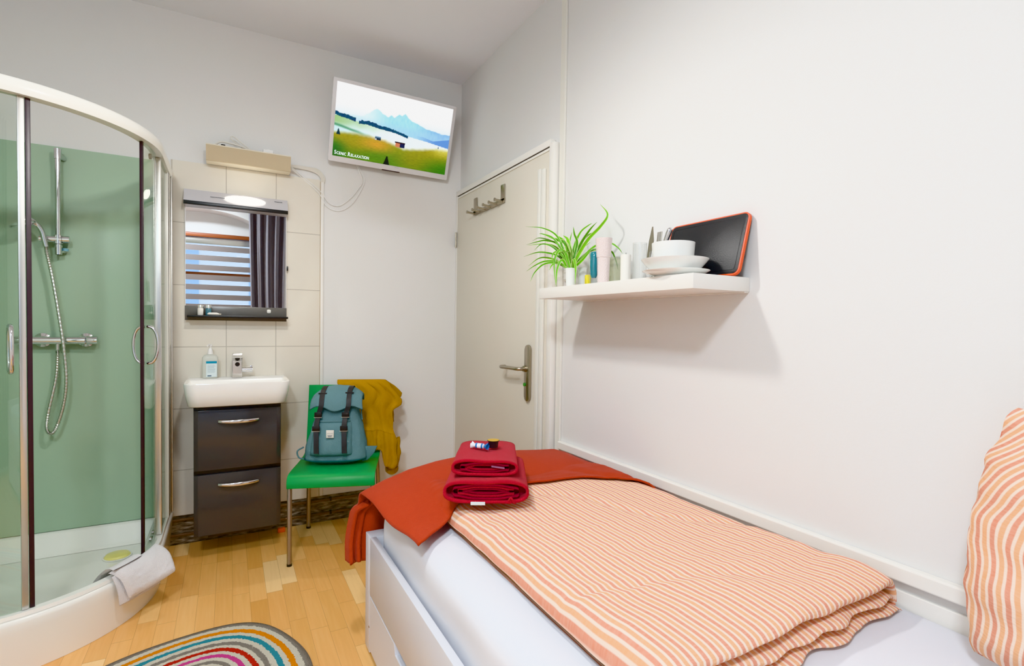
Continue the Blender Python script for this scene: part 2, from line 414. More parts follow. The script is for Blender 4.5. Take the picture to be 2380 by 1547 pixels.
# ------------------------------------------------------------------ door
DX = -.035
b = B()
box(b, (DX + .003, -.030, 0), (-.0005, -.002, 2.05), .003)                          # left jamb
box(b, (DX - .004, -1.200, 0), (-.0005, -1.160, 2.06), .004)                # right jamb
box(b, (DX + .003, -1.160, 2.052), (-.0005, -.002, 2.085), .003)                   # head with ledge
d1 = struct('door_1', b, M['trim'], smooth=True)
b = B(); box(b, (DX + .006, -1.161, 2.044), (-.004, -.03, 2.0515)); obj('shadow_gap', b, M['dark'], d1, smooth=False)
b = B(); box(b, (DX + .001, -1.158, .006), (-.006, -.032, 2.044), .003); leaf = obj('door_leaf', b, M['door'], d1)
b = B(); box(b, (DX - .012, -1.098, .006), (DX, -1.070, 1.957), .003); obj('edge_strip', b, M['trimc'], d1)
b = B(); box(b, (DX - .012, -1.135, .006), (DX, -1.102, 1.950), .003); obj('edge_strip', b, M['trimc'], d1)
b = B(); box(b, (DX - .004, -1.158, 2.028), (DX + .002, -.05, 2.040), .001); obj('head_bead', b, M['trimc'], d1)
b = B(); tube(b, [(DX - .006, -.028, 1.71), (DX - .006, -.028, 1.81)], .006, 10); obj('hinge', b, M['steel'], d1)
b = B(); prism(b, rrect(.046, .285, .022, 6, -.999, .957), 'x', DX - .016, DX, .003); pl = obj('handle_plate', b, M['steel'], d1)
b = B(); tube(b, catmull([(DX - .014, -.985, .978), (DX - .045, -.985, .978), (DX - .058, -.965, .978), (DX - .060, -.93, .978), (DX - .062, -.86, .977), (DX - .060, -.81, .976), (DX - .048, -.787, .975), (DX - .022, -.783, .975)], 5), .0095, 12)
obj('lever_handle', b, M['steel'], d1)
b = B(); tube(b, [(DX - .016, -.985, .978), (DX - .026, -.985, .978)], .016, 16); obj('handle_collar', b, M['steel'], d1)
b = B(); tube(b, [(DX - .016, -.985, .898), (DX - .022, -.985, .898)], .009, 14); obj('lock_button', b, mat('green_lock_indicator', rgb(60, 140, 60), .35), d1)
# over-door hook rail
t = thing('hook_rail', 'brushed steel over-door hook rail hanging high on the cream door', 'hook rail', (DX, -.5, 1.86))
b = B()
for y in (-.328, -.690): 
    box(b, (DX - .006, y - .022, 1.885), (DX - .0005, y + .022, 1.975), .001)
box(b, (DX - .006, -.714, 1.872), (DX - .0005, -.300, 1.898), .001); obj('strap_plate', b, M['steel'], t)
for k in range(6):
    y = -.69 + .0752 * k
    b = B(); tube(b, [(DX - .006, y, 1.882), (DX - .052, y + .0, 1.887)], .0065, 10); lathe(b, [(0, 0), (.0095, 0), (.0095, .006), (0, .006)], seg=14, M=Matrix.Translation((DX - .05, y, 1.887)) @ Matrix.Rotation(-PI / 2, 4, 'Y'))
    obj('hook_peg', b, M['steel'], t)
# light switch on right wall behind plant
t = thing('wall_socket', 'white double wall switch behind the spider plant', 'switch', (0, -1.27, 1.41))
b = B(); box(b, (-.011, -1.325, 1.405), (-.0005, -1.255, 1.480), .003); obj('cover_plate', b, M['trimc'], t)
b = B(); box(b, (-.015, -1.318, 1.443), (-.011, -1.262, 1.474), .001); box(b, (-.015, -1.318, 1.411), (-.011, -1.262, 1.440), .001); obj('rocker', b, M['whitepl'], t)

# ------------------------------------------------------------------ television
TV = [Vector(p) for p in ((-.859, -.183, 2.579), (-.107, -.162, 2.576), (-.1, -.017, 2.147), (-.852, -.038, 2.15))]
cam = Vector((-1.368, -3.24, 1.2))
TV = [cam + (p - cam) * ((3.24 - .135) / (3.24 - .1)) for p in TV]
c = sum(TV, Vector()) / 4
ex = ((TV[1] - TV[0]) + (TV[2] - TV[3])).normalized(); ey = ((TV[0] - TV[3]) + (TV[1] - TV[2])); ey = (ey - ex * ey.dot(ex)).normalized(); ez = ex.cross(ey)
tw = ((TV[1] - TV[0]).length + (TV[2] - TV[3]).length) / 2; th = ((TV[0] - TV[3]).length + (TV[1] - TV[2]).length) / 2
t = thing('television', 'white-framed flat television tilted forward high on the back wall', 'television')
t.matrix_world = Matrix.Translation(c) @ Matrix((ex, ey, ez)).transposed().to_4x4()
sw, sh = tw * .708 / .750, tw * .400 / .750
scy = (th - sh) / 2 - .0195          # screen sits above the centre: wide chin
b = B(); prism(b, rrect(tw, th, .008, 4), 'z', -.030, 0, .002); fr = obj('frame', b, mat('white_tv_frame', rgb(226, 224, 226), .3), t, local=True)
b = B(); box(b, (-tw / 2 + .05, -th / 2 + .04, -.050), (tw / 2 - .05, th / 2 - .10, -.030), .01); obj('rear_housing', b, M['whitepl'], t, local=True)
b = B(); box(b, (-.05, -.06, -.10), (.05, .06, -.05), .004); obj('wall_bracket', b, M['alu'], t, local=True)
b = B(); box(b, (-.055, -th / 2 - .004, -.014), (.055, -th / 2 + .002, .0005), .001); obj('sensor_bar', b, M['seal'], t, local=True)
b = B(); box(b, (.02, -th / 2 + .022, 0), (.045, -th / 2 + .026, .0006)); obj('maker_mark', b, mat('pale_grey_print', rgb(200, 200, 204), .5), t, local=True)
def scene_col(u, v):
    f = lambda s, o=0: ns(u * s + o, v * s * .6 + o * 1.7)
    mixc = lambda a, b_, k: tuple(a[i] + (b_[i] - a[i]) * max(0, min(1, k)) for i in range(3))
    c = mixc((.86, .96, 1.0), (1, 1, 1), sm(.45, .75, v))                       # hazy sky
    # far mountain
    prof = [(0, .60), (.22, .62), (.33, .77), (.40, .70), (.43, .68), (.455, .72), (.485, .69), (.52, .755), (.55, .745), (.575, .775), (.62, .71), (.70, .67), (.78, .63), (.86, .62), (.93, .60), (1, .615)]
    def lerp(P, x):
        for (x0, y0), (x1, y1) in zip(P, P[1:]):
            if x <= x1: return y0 + (y1 - y0) * (x - x0) / (x1 - x0)
        return P[-1][1]
    mt = lerp(prof, u) + .010 * f(38) + .004 * f(90, 3)
    if v < mt:
        k = sm(.24, .46, u); base = mixc((.90, .98, .99), (.56, .84, .90), k); base = mixc(base, (.40, .62, .86), sm(.62, .95, u))
        rock = .5 + .5 * ns(u * 60, v * 14); base = mixc(base, (.80, .95, .97), rock * .45)
        base = mixc(base, (.62, .82, .96), sm(.64, .50, v) * .6)
        c = mixc(c, base, sm(mt, mt - .012, v))
    hz = lerp([(0, .56), (.17, .53), (.35, .505), (.5, .49), (.62, .465), (.8, .44), (1, .40)], u)
    if u > .66 and v < lerp([(.6, .50), (.75, .50), (.85, .47), (1, .54)], u): c = mixc(c, (.30, .48, .80), .8 * sm(.66, .9, u))
    if v < hz:   # misty meadow
        c = mixc((.80, .93, .95), (.97, .98, .99), sm(.0, .5, u) * .8 + .1 * f(9))
        gl = lerp([(0, .60), (.2, .54), (.4, .45), (.55, .40), (1, .2)], u)
        if u < .48: c = mixc(c, (.55, .72, .42), (1 - u / .48) * sm(.40, .5, v + .05 * f(10)) * .9)
        c = mixc(c, (.16, .46, .28), .75 * sm(.035, 0, abs(v - (.435 - .28 * u + .018 * f(11)))) * sm(.34, .12, u))
    near = lerp([(0, .315), (.15, .345), (.3, .345), (.42, .33), (.6, .255), (.75, .30), (.9, .355), (1, .36)], u) + .008 * f(30)
    if v < near + .05:
        g0 = mixc((.56, .52, .12), (.30, .50, .10), sm(.35, .0, v + .25 * f(3, 5)))
        g0 = mixc(g0, (.80, .56, .20), .9 * sm(.22, .0, abs(u - .36)) * sm(.16, .0, abs(v - .26)))
        g0 = mixc(g0, (.10, .38, .14), sm(.16, .0, u) * sm(.30, .1, v) * .9)
        g0 = mixc(g0, (.12, .42, .08), sm(.70, 1.0, u) * sm(.28, .0, v) * .9)
        g0 = mixc(g0, (.78, .74, .30), sm(.78, .95, u) * sm(.2, .36, v))
        g0 = mixc(g0, (.20, .24, .06), (.5 + .5 * ns(u * 16, v * 50)) * .35 * sm(.30, .05, v))
        g0 = tuple(x * (.86 + .28 * (.5 + .5 * ns(u * 40, v * 120))) for x in g0)
        c = mixc(c, g0, sm(near + .05, near - .03, v))
    # distant tree line
    tl = lerp([(0, .595), (.05, .575), (.10, .57), (.17, .545), (.18, .53), (.26, .542), (.36, .52), (.5, .505), (.56, .485), (.62, .462)], u)
    hgt = (.022 + .018 * ns(u * 45, 3.3)) * (1 if u < .165 or .21 < u < .49 else .45)
    if u < .62 and tl - .03 < v < tl + hgt and not (.165 < u < .19): c = (.02, .22 + .1 * f(60), .36)
    # trees and huts
    if abs(u - .035) < .016 * (1.1 - (v - .30) / .09) and .30 < v < .385: c = (.05, .16, .2)
    if abs(u - .452) < .024 * (1 - v / .13) + .004 and v < .125: c = (.04, .06, .05)
    if abs(u - .905) < .005 and .375 < v < .405: c = (.05, .2, .4)
    if .335 < u < .385 and .325 < v < .375: c = (.10, .16, .24) if (v > .35 or u > .35) else (.75, .78, .80)
    if .335 < u < .385 and .362 < v < .378: c = (.35, .48, .60)
    if .515 < u < .595 and .285 < v < .355: c = (.78, .45, .32) if u < .555 else (.10, .12, .26)
    if .508 < u < .600 and .338 < v < .358: c = (.12, .07, .10)
    return c
b = B(); NU, NV = 280, 158
lay = None
cl = b.verts.layers.float_color.new('col')
V = grid(b, NU, NV, lambda a, d: Vector((-sw / 2 + sw * a, scy - sh / 2 + sh * d, .0012)))
for i in range(NU):
    for j in range(NV):
        cc = scene_col(i / (NU - 1), j / (NV - 1)); V[i][j][cl] = (lin(min(1, max(0, cc[0]))), lin(min(1, max(0, cc[1]))), lin(min(1, max(0, cc[2]))), 1)
scr = obj('screen', b, vcol_mat('screen_landscape', emit=1.25, rough=.25), t, local=True)
# caption in small capitals
def text_mesh(s, size, mtl):
    cu = bpy.data.curves.new('lettering', 'FONT'); cu.body = s; cu.size = size; cu.offset = size * .012
    o = bpy.data.objects.new('lettering', cu); COL.objects.link(o)
    dg = bpy.context.evaluated_depsgraph_get(); dg.update()
    me = bpy.data.meshes.new_from_object(o.evaluated_get(dg)); COL.objects.unlink(o); bpy.data.objects.remove(o)
    w = max((v.co.x for v in me.vertices), default=0)
    me.materials.clear(); me.materials.append(mtl); return me, w
def lettering(parts, parent, x, y, z, mtl, squeeze=1.0, name='caption', serif=True):
    bm = bmesh.new(); cx = x
    for s, size in parts:
        if s == ' ': cx += size; continue
        for ch in s:
            me, w = text_mesh(ch, size, mtl)
            b2 = bmesh.new(); b2.from_mesh(me); bpy.data.meshes.remove(me)
            for v in b2.verts: v.co = Vector((cx + v.co.x * squeeze, y + v.co.y, z))
            if serif and ch in 'SCENIRLAXTO' and ch not in 'SCO':
                xs = [v.co.x for v in b2.verts]; 
                feet = {'E': (0,), 'L': (0,), 'N': (0, 1), 'I': (.5,), 'R': (0, 1), 'A': (0, 1), 'X': (0, 1), 'T': (.5,)}[ch]
                for q in feet:
                    fx = min(xs) + (max(xs) - min(xs)) * q
                    box(b2, (fx - size * .13, y, z), (fx + size * .13, y + size * .035, z + .0001))
            mm = bpy.data.meshes.new('t'); b2.to_mesh(mm); b2.free(); bm.from_mesh(mm); bpy.data.meshes.remove(mm)
            cx += w * squeeze + size * .08
    return obj(name, bm, mtl, parent, local=True, smooth=False)
lettering([('S', .030), ('CENIC', .022), (' ', .008), ('R', .030), ('ELAXATION', .022)], scr, -sw / 2 + .010, scy - sh / 2 + .011, .0016, M['text'], .78)

# ------------------------------------------------------------------ cable tray, adapter, cables
t = thing('cable_tray', 'beige wooden cable tray shelf mounted above the bathroom mirror', 'shelf', (-1.27, -.06, 2.03))
x0, x1 = -1.473, -1.066
b = B(); prism(b, [(-.098, 2.112), (-.110, 2.112), (-.096, 2.036), (-.084, 2.036)], 'x', x0, x1); obj('front_board', b, M['tan'], t)
b = B(); prism(b, [(-.098, 2.1125), (-.110, 2.1125), (-.110, 2.118), (-.098, 2.118)], 'x', x0, x1); obj('top_lip', b, M['tanl'], t)
b = B(); box(b, (x0, -.084, 2.036), (x1, -.0115, 2.046)); obj('base_board', b, M['tanl'], t)
t = thing('power_adapter', 'white plug adapter standing in the beige cable tray', 'adapter', (-1.18, -.06, 2.047))
b = B(); box(b, (-1.205, -.085, 2.047), (-1.152, -.035, 2.142), .006); obj('casing', b, M['whitepl'], t)
b = B(); tube(b, [(-1.178, -.06, 2.142), (-1.178, -.06, 2.148)], .008, 12); obj('stub', b, M['whitepl'], t)
b = B(); tube(b, catmull([(-1.452, -.065, 2.06), (-1.44, -.065, 2.115), (-1.41, -.068, 2.146), (-1.37, -.068, 2.148), (-1.32, -.066, 2.142), (-1.27, -.064, 2.128), (-1.24, -.064, 2.10), (-1.23, -.064, 2.055)], 6), .005, 8)
t = thing('coiled_cable', 'white coiled mains cable poking out of the cable tray', 'cable', (-1.34, -.065, 2.047)); obj('cord', b, M['cable'], t)
b = B(); tube(b, catmull([(-1.28, -.05, 2.05), (-1.30, -.05, 2.13), (-1.345, -.05, 2.165), (-1.36, -.05, 2.185), (-1.345, -.05, 2.19), (-1.31, -.05, 2.165), (-1.25, -.05, 2.12), (-1.22, -.05, 2.055)], 6), .003, 8); obj('cord_loop', b, M['cable'], t)
b = B(); box(b, (-1.405, -.078, 2.122), (-1.385, -.070, 2.134), .002); obj('plug_tip', b, M['anthr2'], t)
t = thing('cable_trunking', 'slim white cable trunking running down the wall beside the tiles', 'cable trunking', (-.885, 0, .16))
b = B(); box(b, (-.894, -.013, .16), (-.876, -.0005, 2.025), .002); obj('duct', b, M['trim'], t)
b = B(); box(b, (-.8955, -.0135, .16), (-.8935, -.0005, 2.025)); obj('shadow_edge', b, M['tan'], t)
t = thing('cable_bundle', 'flat bundle of white cables curving from the tray into the trunking', 'cable', (-.95, -.02, 2.03))
b = B()
for k in range(5):
    o_ = .0055 * k
    tube(b, catmull([(-1.075, -.055, 2.074 + o_ * .35), (-1.03, -.02, 2.084 + o_ * .5), (-.97, -.012, 2.082 + o_ * .7), (-.92 + o_ * .4, -.010, 2.072 + o_), (-.892 + o_ * .75, -.010, 2.045 + o_ * .6), (-.893 + o_ * .85, -.010, 2.022)], 6), .0034, 7)
obj('cords', b, M['cable'], t)
for pts, lb in ((((-1.06, -.06, 2.072), (-1.0, -.012, 2.045), (-.897, -.016, 1.967), (-.846, -.008, 1.906), (-.785, -.008, 1.899), (-.722, -.010, 1.953), (-.680, -.012, 2.01), (-.655, -.012, 2.06), (-.672, -.012, 2.115), (-.690, -.010, 2.165)), 'white cable sagging from the tray to the television, shorter of the two'),
                (((-1.06, -.055, 2.066), (-1.0, -.010, 2.035), (-.905, -.016, 1.955), (-.858, -.006, 1.884), (-.784, -.006, 1.868), (-.709, -.008, 1.924), (-.651, -.010, 2.03), (-.644, -.012, 2.08), (-.666, -.012, 2.125), (-.682, -.010, 2.165)), 'white cable sagging lowest between the tray and the television')):
    t = thing('hanging_cable', lb, 'cable', (-.8, -.01, 1.88), group='cables hanging under the television')
    b = B(); tube(b, catmull(pts, 8), .0026, 7); obj('cord', b, M['whitepl'], t)

# ------------------------------------------------------------------ bathroom mirror
t = thing('bathroom_mirror', 'rectangular bathroom mirror with grey lamp canopy and shelf above the basin', 'mirror', (-1.325, -.01, 1.2))
mx0, mx1 = -1.571, -1.080
b = B(); box(b, (mx0, -.034, 1.20), (mx1, -.0115, 1.885), .001); obj('backing', b, M['whitepl'], t)
b = B(); box(b, (mx0 + .004, -.0365, 1.276), (mx1 - .004, -.0345, 1.83)); obj('mirror_glass', b, M['mirror'], t, smooth=False)
b = B(); prism(b, [(-.036, 1.886), (-.011, 1.886), (-.011, 1.80), (-.075, 1.80), (-.078, 1.822)], 'x', mx0 - .003, mx1 + .003); can = obj('lamp_canopy', b, [mat('brushed_canopy', rgb(206, 204, 208), .3, .15)], t, smooth=False)
b = B(); box(b, (mx0 - .003, -.080, 1.800), (mx1 + .003, -.074, 1.820), .001); obj('canopy_edge', b, M['anthr2'], t)
lampm = mat('lamp_glow', (1, .97, .88, 1), .3, emit=(1, .95, .84, 1), estr=14)
b = B(); nrm = Vector((0, -.064, .042)).normalized(); mid = Vector((-1.29, -.058, 1.853)) 
dx = Vector((1, 0, 0)); dz = Vector((0, -.042, -.064)).normalized()
dz = Vector((0, .042, .064)).normalized(); nrm = dx.cross(dz)
ringv = []
cen = b.verts.new(mid + nrm * .006)
R1 = [b.verts.new(mid + dx * (.098 * math.cos(2 * PI * k / 32)) + dz * (.030 * math.sin(2 * PI * k / 32)) + nrm * .002) for k in range(32)]
for k in range(32): b.faces.new((cen, R1[k], R1[(k + 1) % 32]))
obj('lamp_lens', b, lampm, t)
b = B()
for xa, xb, q in ((-1.455, -1.375, .0), (-1.215, -1.195, -.006), (-1.145, -1.105, .018)): 
    p = mid + dz * q
    b = B(); b2 = B(); box(b2, (xa, -.001, -.0012), (xb, .001, .0012)); merge(b, b2, Matrix.Translation((0, p.y, p.z)) @ Matrix.Translation(nrm * .0015))
    obj('vent_slot', b, M['anthr2'], can)
b = B(); box(b, (mx0, -.040, 1.20), (mx1, -.034, 1.276), .001); obj('lower_panel', b, mat('grey_lower_panel', rgb(92, 90, 86), .25), t)
b = B(); box(b, (mx0 + .012, -.105, 1.214), (mx1 + .003, -.040, 1.226), .002); obj('ledge', b, M['anthr2'], t)
b = B(); prism(b, rrect(.020, .020, .006, 4, -1.171, 1.255), 'y', -.046, -.040, .001); obj('touch_switch', b, M['trimc'], t)
b = B(); box(b, (mx1, -.04, 1.49), (mx1 + .008, -.012, 1.515), .002); obj('side_knob', b, M['anthr2'], t)
for x, lb, m1 in ((-1.499, 'small toiletry bottle with cream body on the mirror ledge', M['trimc']), (-1.463, 'small toiletry bottle with blue-grey body on the mirror ledge', mat('blue_grey_liquid', rgb(70, 110, 124), .15))):
    tt = thing('toiletry_bottle', lb, 'bottle', (x, -.075, 1.227), group='toiletries on the mirror ledge')
    b = B(); lathe(b, [(0, 0), (.0125, 0), (.0135, .003), (.0135, .034), (.012, .037), (0, .037)], (x, -.075, 1.227), 20); obj('bottle_body', b, m1, tt)
    b = B(); lathe(b, [(0, .037), (.0125, .037), (.0125, .052), (.0115, .054), (0, .054)], (x, -.075, 1.227), 20); obj('cap', b, M['alu'], tt)
tt = thing('toothpaste_tube', 'small cream tube lying on the mirror ledge beside two bottles', 'tube', (-1.435, -.088, 1.227))
b = B(); tube(b, [(-1.468, -.088, 1.2335), (-1.46, -.088, 1.2345), (-1.425, -.088, 1.2345), (-1.414, -.088, 1.233)], [.002, .0065, .0065, .004], 12); obj('tube_body', b, M['trimc'], tt)
b = B(); tube(b, [(-1.414, -.088, 1.233), (-1.404, -.088, 1.233)], .0028, 10); obj('cap', b, M['tanl'], tt)

# ------------------------------------------------------------------ washbasin, tap, soap
t = thing('washbasin', 'white ceramic washbasin mounted on the anthracite vanity cabinet', 'washbasin', (-1.324, -.18, .77))
cx = -1.324; zt, zb = .893, .776
def ring(w, y0, y1, z, r, n=8):
    h = y1 - y0
    pts = []
    for sx, a0, cy_ in ((1, -90, y0), (1, 0, y1), (-1, 90, y1), (-1, 180, y0)):
        rr = r if cy_ == y0 else .006
        ccx = cx + sx * (w / 2 - rr); ccy = cy_ + (rr if cy_ == y0 else -rr)
        for k in range(n + 1):
            a = math.radians(a0 + 90 * k / n); pts.append(Vector((ccx + rr * math.cos(a), ccy + rr * math.sin(a), z)))
    return pts
b = B()
L = [ring(.430, -.332, -.0115, zb, .05), ring(.442, -.345, -.0115, zb + .006, .055), ring(.462, -.357, -.0115, zb + .06, .055), ring(.474, -.362, -.0115, zt - .005, .055), ring(.470, -.360, -.0115, zt, .054),
     ring(.445, -.348, -.12, zt - .001, .05), ring(.437, -.343, -.125, zt - .008, .05), ring(.40, -.32, -.14, zt - .085, .06), ring(.30, -.28, -.17, zt - .10, .05), ring(.10, -.25, -.20, zt - .102, .02)]
VR = [[b.verts.new(p) for p in r_] for r_ in L]; n = len(VR[0])
for A, D in zip(VR, VR[1:]):
    for k in range(n): b.faces.new((A[k], A[(k + 1) % n], D[(k + 1) % n], D[k]))
b.faces.new(VR[0]); b.faces.new(VR[-1])
obj('basin_bowl', b, M['ceramic'], t, ang=1.2)
b = B(); lathe(b, [(0, 0), (.02, 0), (.018, .003), (0, .003)], (cx, -.225, zt - .1015), 20); obj('drain_plug', b, M['chrome'], t)
t = thing('basin_tap', 'square chrome basin tap with side lever', 'tap', (-1.328, -.09, .8925))
fx0, fx1 = -1.352, -1.305
b = B(); prism(b, [(-.068, .8928), (-.112, .8928), (-.112, .985), (-.150, 1.005), (-.154, 1.020), (-.150, 1.026), (-.068, 1.026)], 'x', fx0, fx1, .003); obj('spout_body', b, M['chrome'], t, smooth=False)
b = B(); tube(b, [(-1.328, -.1115, .967), (-1.328, -.1145, .967)], .0115, 18); obj('aerator', b, M['anthr2'], t)
b = B(); tube(b, [(fx1, -.09, .935), (fx1 + .022, -.09, .935)], .0125, 18); tube(b, [(fx1 + .0235, -.09, .935), (fx1 + .050, -.09, .935)], .0125, 18); box(b, (fx1 + .038, -.094, .94), (fx1 + .050, -.086, .958), .002); obj('side_lever', b, M['chrome'], t)
t = thing('soap_dispenser', 'translucent pump bottle with blue-banded label on the basin rim', 'soap bottle', (-1.455, -.075, .893))
b = B(); sb = [(.030, .0), (.036, .006), (.037, .09), (.036, .11), (.028, .122), (.014, .128)]
def soapring(s, z): return [Vector((-1.455 + s * 1.02 * math.copysign(abs(math.cos(a)) ** .6, math.cos(a)), -.075 + s * .62 * math.copysign(abs(math.sin(a)) ** .6, math.sin(a)), .8932 + z)) for a in [2 * PI * k / 40 for k in range(40)]]
VR = [[b.verts.new(p) for p in soapring(s, z)] for s, z in sb]
for A, D in zip(VR, VR[1:]):
    for k in range(40): b.faces.new((A[k], A[(k + 1) % 40], D[(k + 1) % 40], D[k]))
b.faces.new(VR[0]); b.faces.new(VR[-1]); obj('bottle_body', b, M['bottle'], t, ang=1.2)
b = B(); lathe(b, [(0, .128), (.014, .128), (.013, .14), (.008, .160), (.005, .162), (.005, .172), (0, .172)], (-1.455, -.075, .8932), 18); obj('pump_collar', b, M['whitepl'], t)
b = B(); tube(b, catmull([(-1.452, -.075, 1.068), (-1.458, -.085, 1.070), (-1.466, -.105, 1.066)], 4), .005, 10); lathe(b, [(0, .168), (.009, .168), (.009, .178), (0, .18)], (-1.455, -.075, .8932), 14); obj('pump_head', b, M['whitepl'], t)
b = B(); box(b, (-1.473, -.0995, .902), (-1.424, -.0985, .985)); lab = obj('label_sticker', b, M['labelw'], t, smooth=False)
b = B(); box(b, (-1.473, -.1000, .973), (-1.424, -.0995, .985)); obj('blue_band', b, M['tealp'], lab, smooth=False)
b = B()
random.seed(3)
for k in range(9): box(b, (-1.467, -.0999, .926 + .0046 * k), (-1.467 + .030 + .010 * random.random(), -.0995, .9273 + .0046 * k))
obj('fine_print', b, mat('pale_ink', rgb(150, 170, 180), .6), lab, smooth=False)
b = B(); box(b, (-1.467, -.0999, .905), (-1.449, -.0995, .911)); obj('small_logo', b, M['ink'], lab, smooth=False)

# ------------------------------------------------------------------ vanity cabinet
t = thing('vanity_cabinet', 'glossy anthracite vanity cabinet with two drawers under the basin', 'cabinet', (-1.324, -.15, .13))
vx0, vx1 = -1.520, -1.128
b = B(); box(b, (vx0, -.288, .132), (vx1, -.042, .775), .002); obj('carcass', b, M['anthr2'], t)
hm = M['chrome']
for z0, z1, hz in ((.459, .756, .697), (.135, .437, .381)):
    b = B(); 
    pr = [(vx0 + .001, -.288), (vx1 - .001, -.288), (vx1 - .001, -.303), (vx1 - .02, -.309), (vx0 + .02, -.309), (vx0 + .001, -.303)]
    prism(b, pr, 'z', z0, z1, .002); dr = obj('drawer_front', b, M['anthr'], t)
    b = B(); tube(b, catmull([(-1.413, -.310, hz - .002), (-1.405, -.322, hz - .001), (-1.324, -.333, hz + .004), (-1.243, -.322, hz - .001), (-1.235, -.310, hz - .002)], 6), .0015, 6)
    b.free(); b = B()
    def hb(u, v):
        x = -1.415 + .182 * u; bow = 1 - (2 * u - 1) ** 2
        y = -.316 - .018 * bow ** .7; a = 2 * PI * v
        return Vector((x, y + .0035 * math.cos(a), hz + .0085 * math.sin(a) * (.75 + .25 * bow) - .003 * bow + .003))
    grid(b, 20, 13, hb)
    box(b, (-1.412, -.318, hz - .004), (-1.404, -.3085, hz + .006)); box(b, (-1.244, -.318, hz - .004), (-1.236, -.3085, hz + .006))
    obj('bar_handle', b, hm, dr)
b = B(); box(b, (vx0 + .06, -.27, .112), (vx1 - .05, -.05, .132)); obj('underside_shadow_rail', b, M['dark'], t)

# red scrap of tape at cabinet foot
b = B(); box(b, (-1.125, -.075, 0.0005), (-1.085, -.045, .022), .004)
tag(obj('plastic_clip', b, M['orange']), 'small red plastic scrap on the floor beside the vanity cabinet', 'scrap')

# ------------------------------------------------------------------ shower
SC = Vector((-2.18, -.455, 0)); SR = .55
def qpath(r, y_end=-.0115, n=28, x_end=-W_ + .001):
    pts = [Vector((SC.x + r, y_end, 0)), Vector((SC.x + r, (SC.y + y_end) / 2, 0))]
    pts += [Vector((SC.x + r * math.cos(a), SC.y + r * math.sin(a), 0)) for a in [-PI / 2 * k / n for k in range(n + 1)]]
    pts += [Vector(((SC.x + x_end) / 2, SC.y - r, 0)), Vector((x_end, SC.y - r, 0))]
    return pts
def qsweep(bm, prof, closed=True, cap=True):
    """sweep (r,z) profile along the quadrant path"""
    rows = []
    for r, z in prof: rows.append([bm.verts.new(p + Vector((0, 0, z))) for p in qpath(r)])
    m = len(prof); n = len(rows[0])
    for i in range(m if closed else m - 1):
        A, D = rows[i], rows[(i + 1) % m]
        for k in range(n - 1): bm.faces.new((A[k], A[k + 1], D[k + 1], D[k]))
    if cap and closed:
        bm.faces.new([r_[0] for r_ in rows]); bm.faces.new([r_[-1] for r_ in rows][::-1])
    return rows
t = thing('shower_tray', 'white quadrant shower tray with deep curved front skirt', 'shower tray', (-2.1, -.5, 0))
b = B()
rows = qsweep(b, [(.538, .001), (.552, .150), (.556, .178), (.553, .190), (.546, .195), (.524, .196), (.517, .192), (.512, .184), (.488, .176), (.470, .160), (.452, .085), (.430, .066)], closed=False)
inner = rows[-1]
cor = b.verts.new((-W_ + .001, -.0115, .066)); b.faces.new(inner + [cor])
out0 = rows[0]; cor2 = b.verts.new((-W_ + .001, -.0115, .001)); b.faces.new((out0 + [cor2])[::-1])
obj('tray_shell', b, M['tray'], t, ang=.9)
b = B(); prism(b, [(-.012, .067), (-.075, .067), (-.055, .085), (-.034, .160), (-.026, .168), (-.012, .168)], 'x', -W_ + .002, -1.66); obj('rear_upstand', b, M['tray'], t, ang=.9)
b = B(); lathe(b, [(0, .0), (.048, .0), (.052, .004), (.046, .012), (.02, .016), (0, .016)], (-1.835, -.205, .067), 32); obj('drain_cover', b, M['lime'], t)
b = B(); lathe(b, [(.05, 0), (.058, 0), (.058, .003), (.05, .003), (.05, 0)], (-1.835, -.205, .067), 32); obj('drain_ring', b, M['trim'], t)

t = thing('wall_panel', 'sage green glossy panel cladding the shower corner', 'wall panel', (-2.62, 0, .17))
b = B(); box(b, (-W_ + .0005, -.0105, .169), (-1.655, -.0005, 2.018), .001); obj('back_panel', b, panel_mat(), t)
b = B(); box(b, (-W_ + .0005, -1.03, .199), (-W_ + .010, -.011, 2.018), .001); obj('side_panel', b, panel_mat(), t)

t = thing('shower_enclosure', 'quadrant glass shower cabin with cream top rail and sliding curved doors', 'shower cabin', (-2.1, -.5, .2))
b = B(); qsweep(b, [(.508, 1.932), (.508, 1.972), (.514, 1.981), (.530, 1.985), (.546, 1.982), (.555, 1.972), (.557, 1.945), (.552, 1.932)]); obj('top_rail', b, M['rail'], t, ang=.9)
b = B(); qsweep(b, [(.517, .1965), (.517, .210), (.545, .210), (.547, .1965)]); obj('bottom_track', b, M['rail'], t)
def arcpanel(a0, a1, r, z0, z1, th=.006, n=24):
    b = B(); P = []
    for k in range(n + 1):
        a = math.radians(a0 + (a1 - a0) * k / n); P.append((math.cos(a), math.sin(a)))
    A = [[b.verts.new((SC.x + rr * p[0], SC.y + rr * p[1], z)) for p in P] for rr, z in ((r, z0), (r + th, z0), (r + th, z1), (r, z1))]
    for i in range(4):
        for k in range(n): b.faces.new((A[i][k], A[i][k + 1], A[(i + 1) % 4][k + 1], A[(i + 1) % 4][k]))
    b.faces.new([q[0] for q in A]); b.faces.new([q[-1] for q in A][::-1]); return b
G0, G1 = .212, 1.931
AL, AR = -65.2, -19.2
ld = obj('left_sliding_door', arcpanel(AL, -90, .522, G0, G1), M['glass'], t)
rd = obj('right_sliding_door', arcpanel(AR, 0, .522, G0, G1), M['glass'], t)
b = B(); box(b, (SC.x + .534, -.386, G0), (SC.x + .540, -.03, G1)); obj('fixed_pane', b, M['glass'], t, smooth=False)
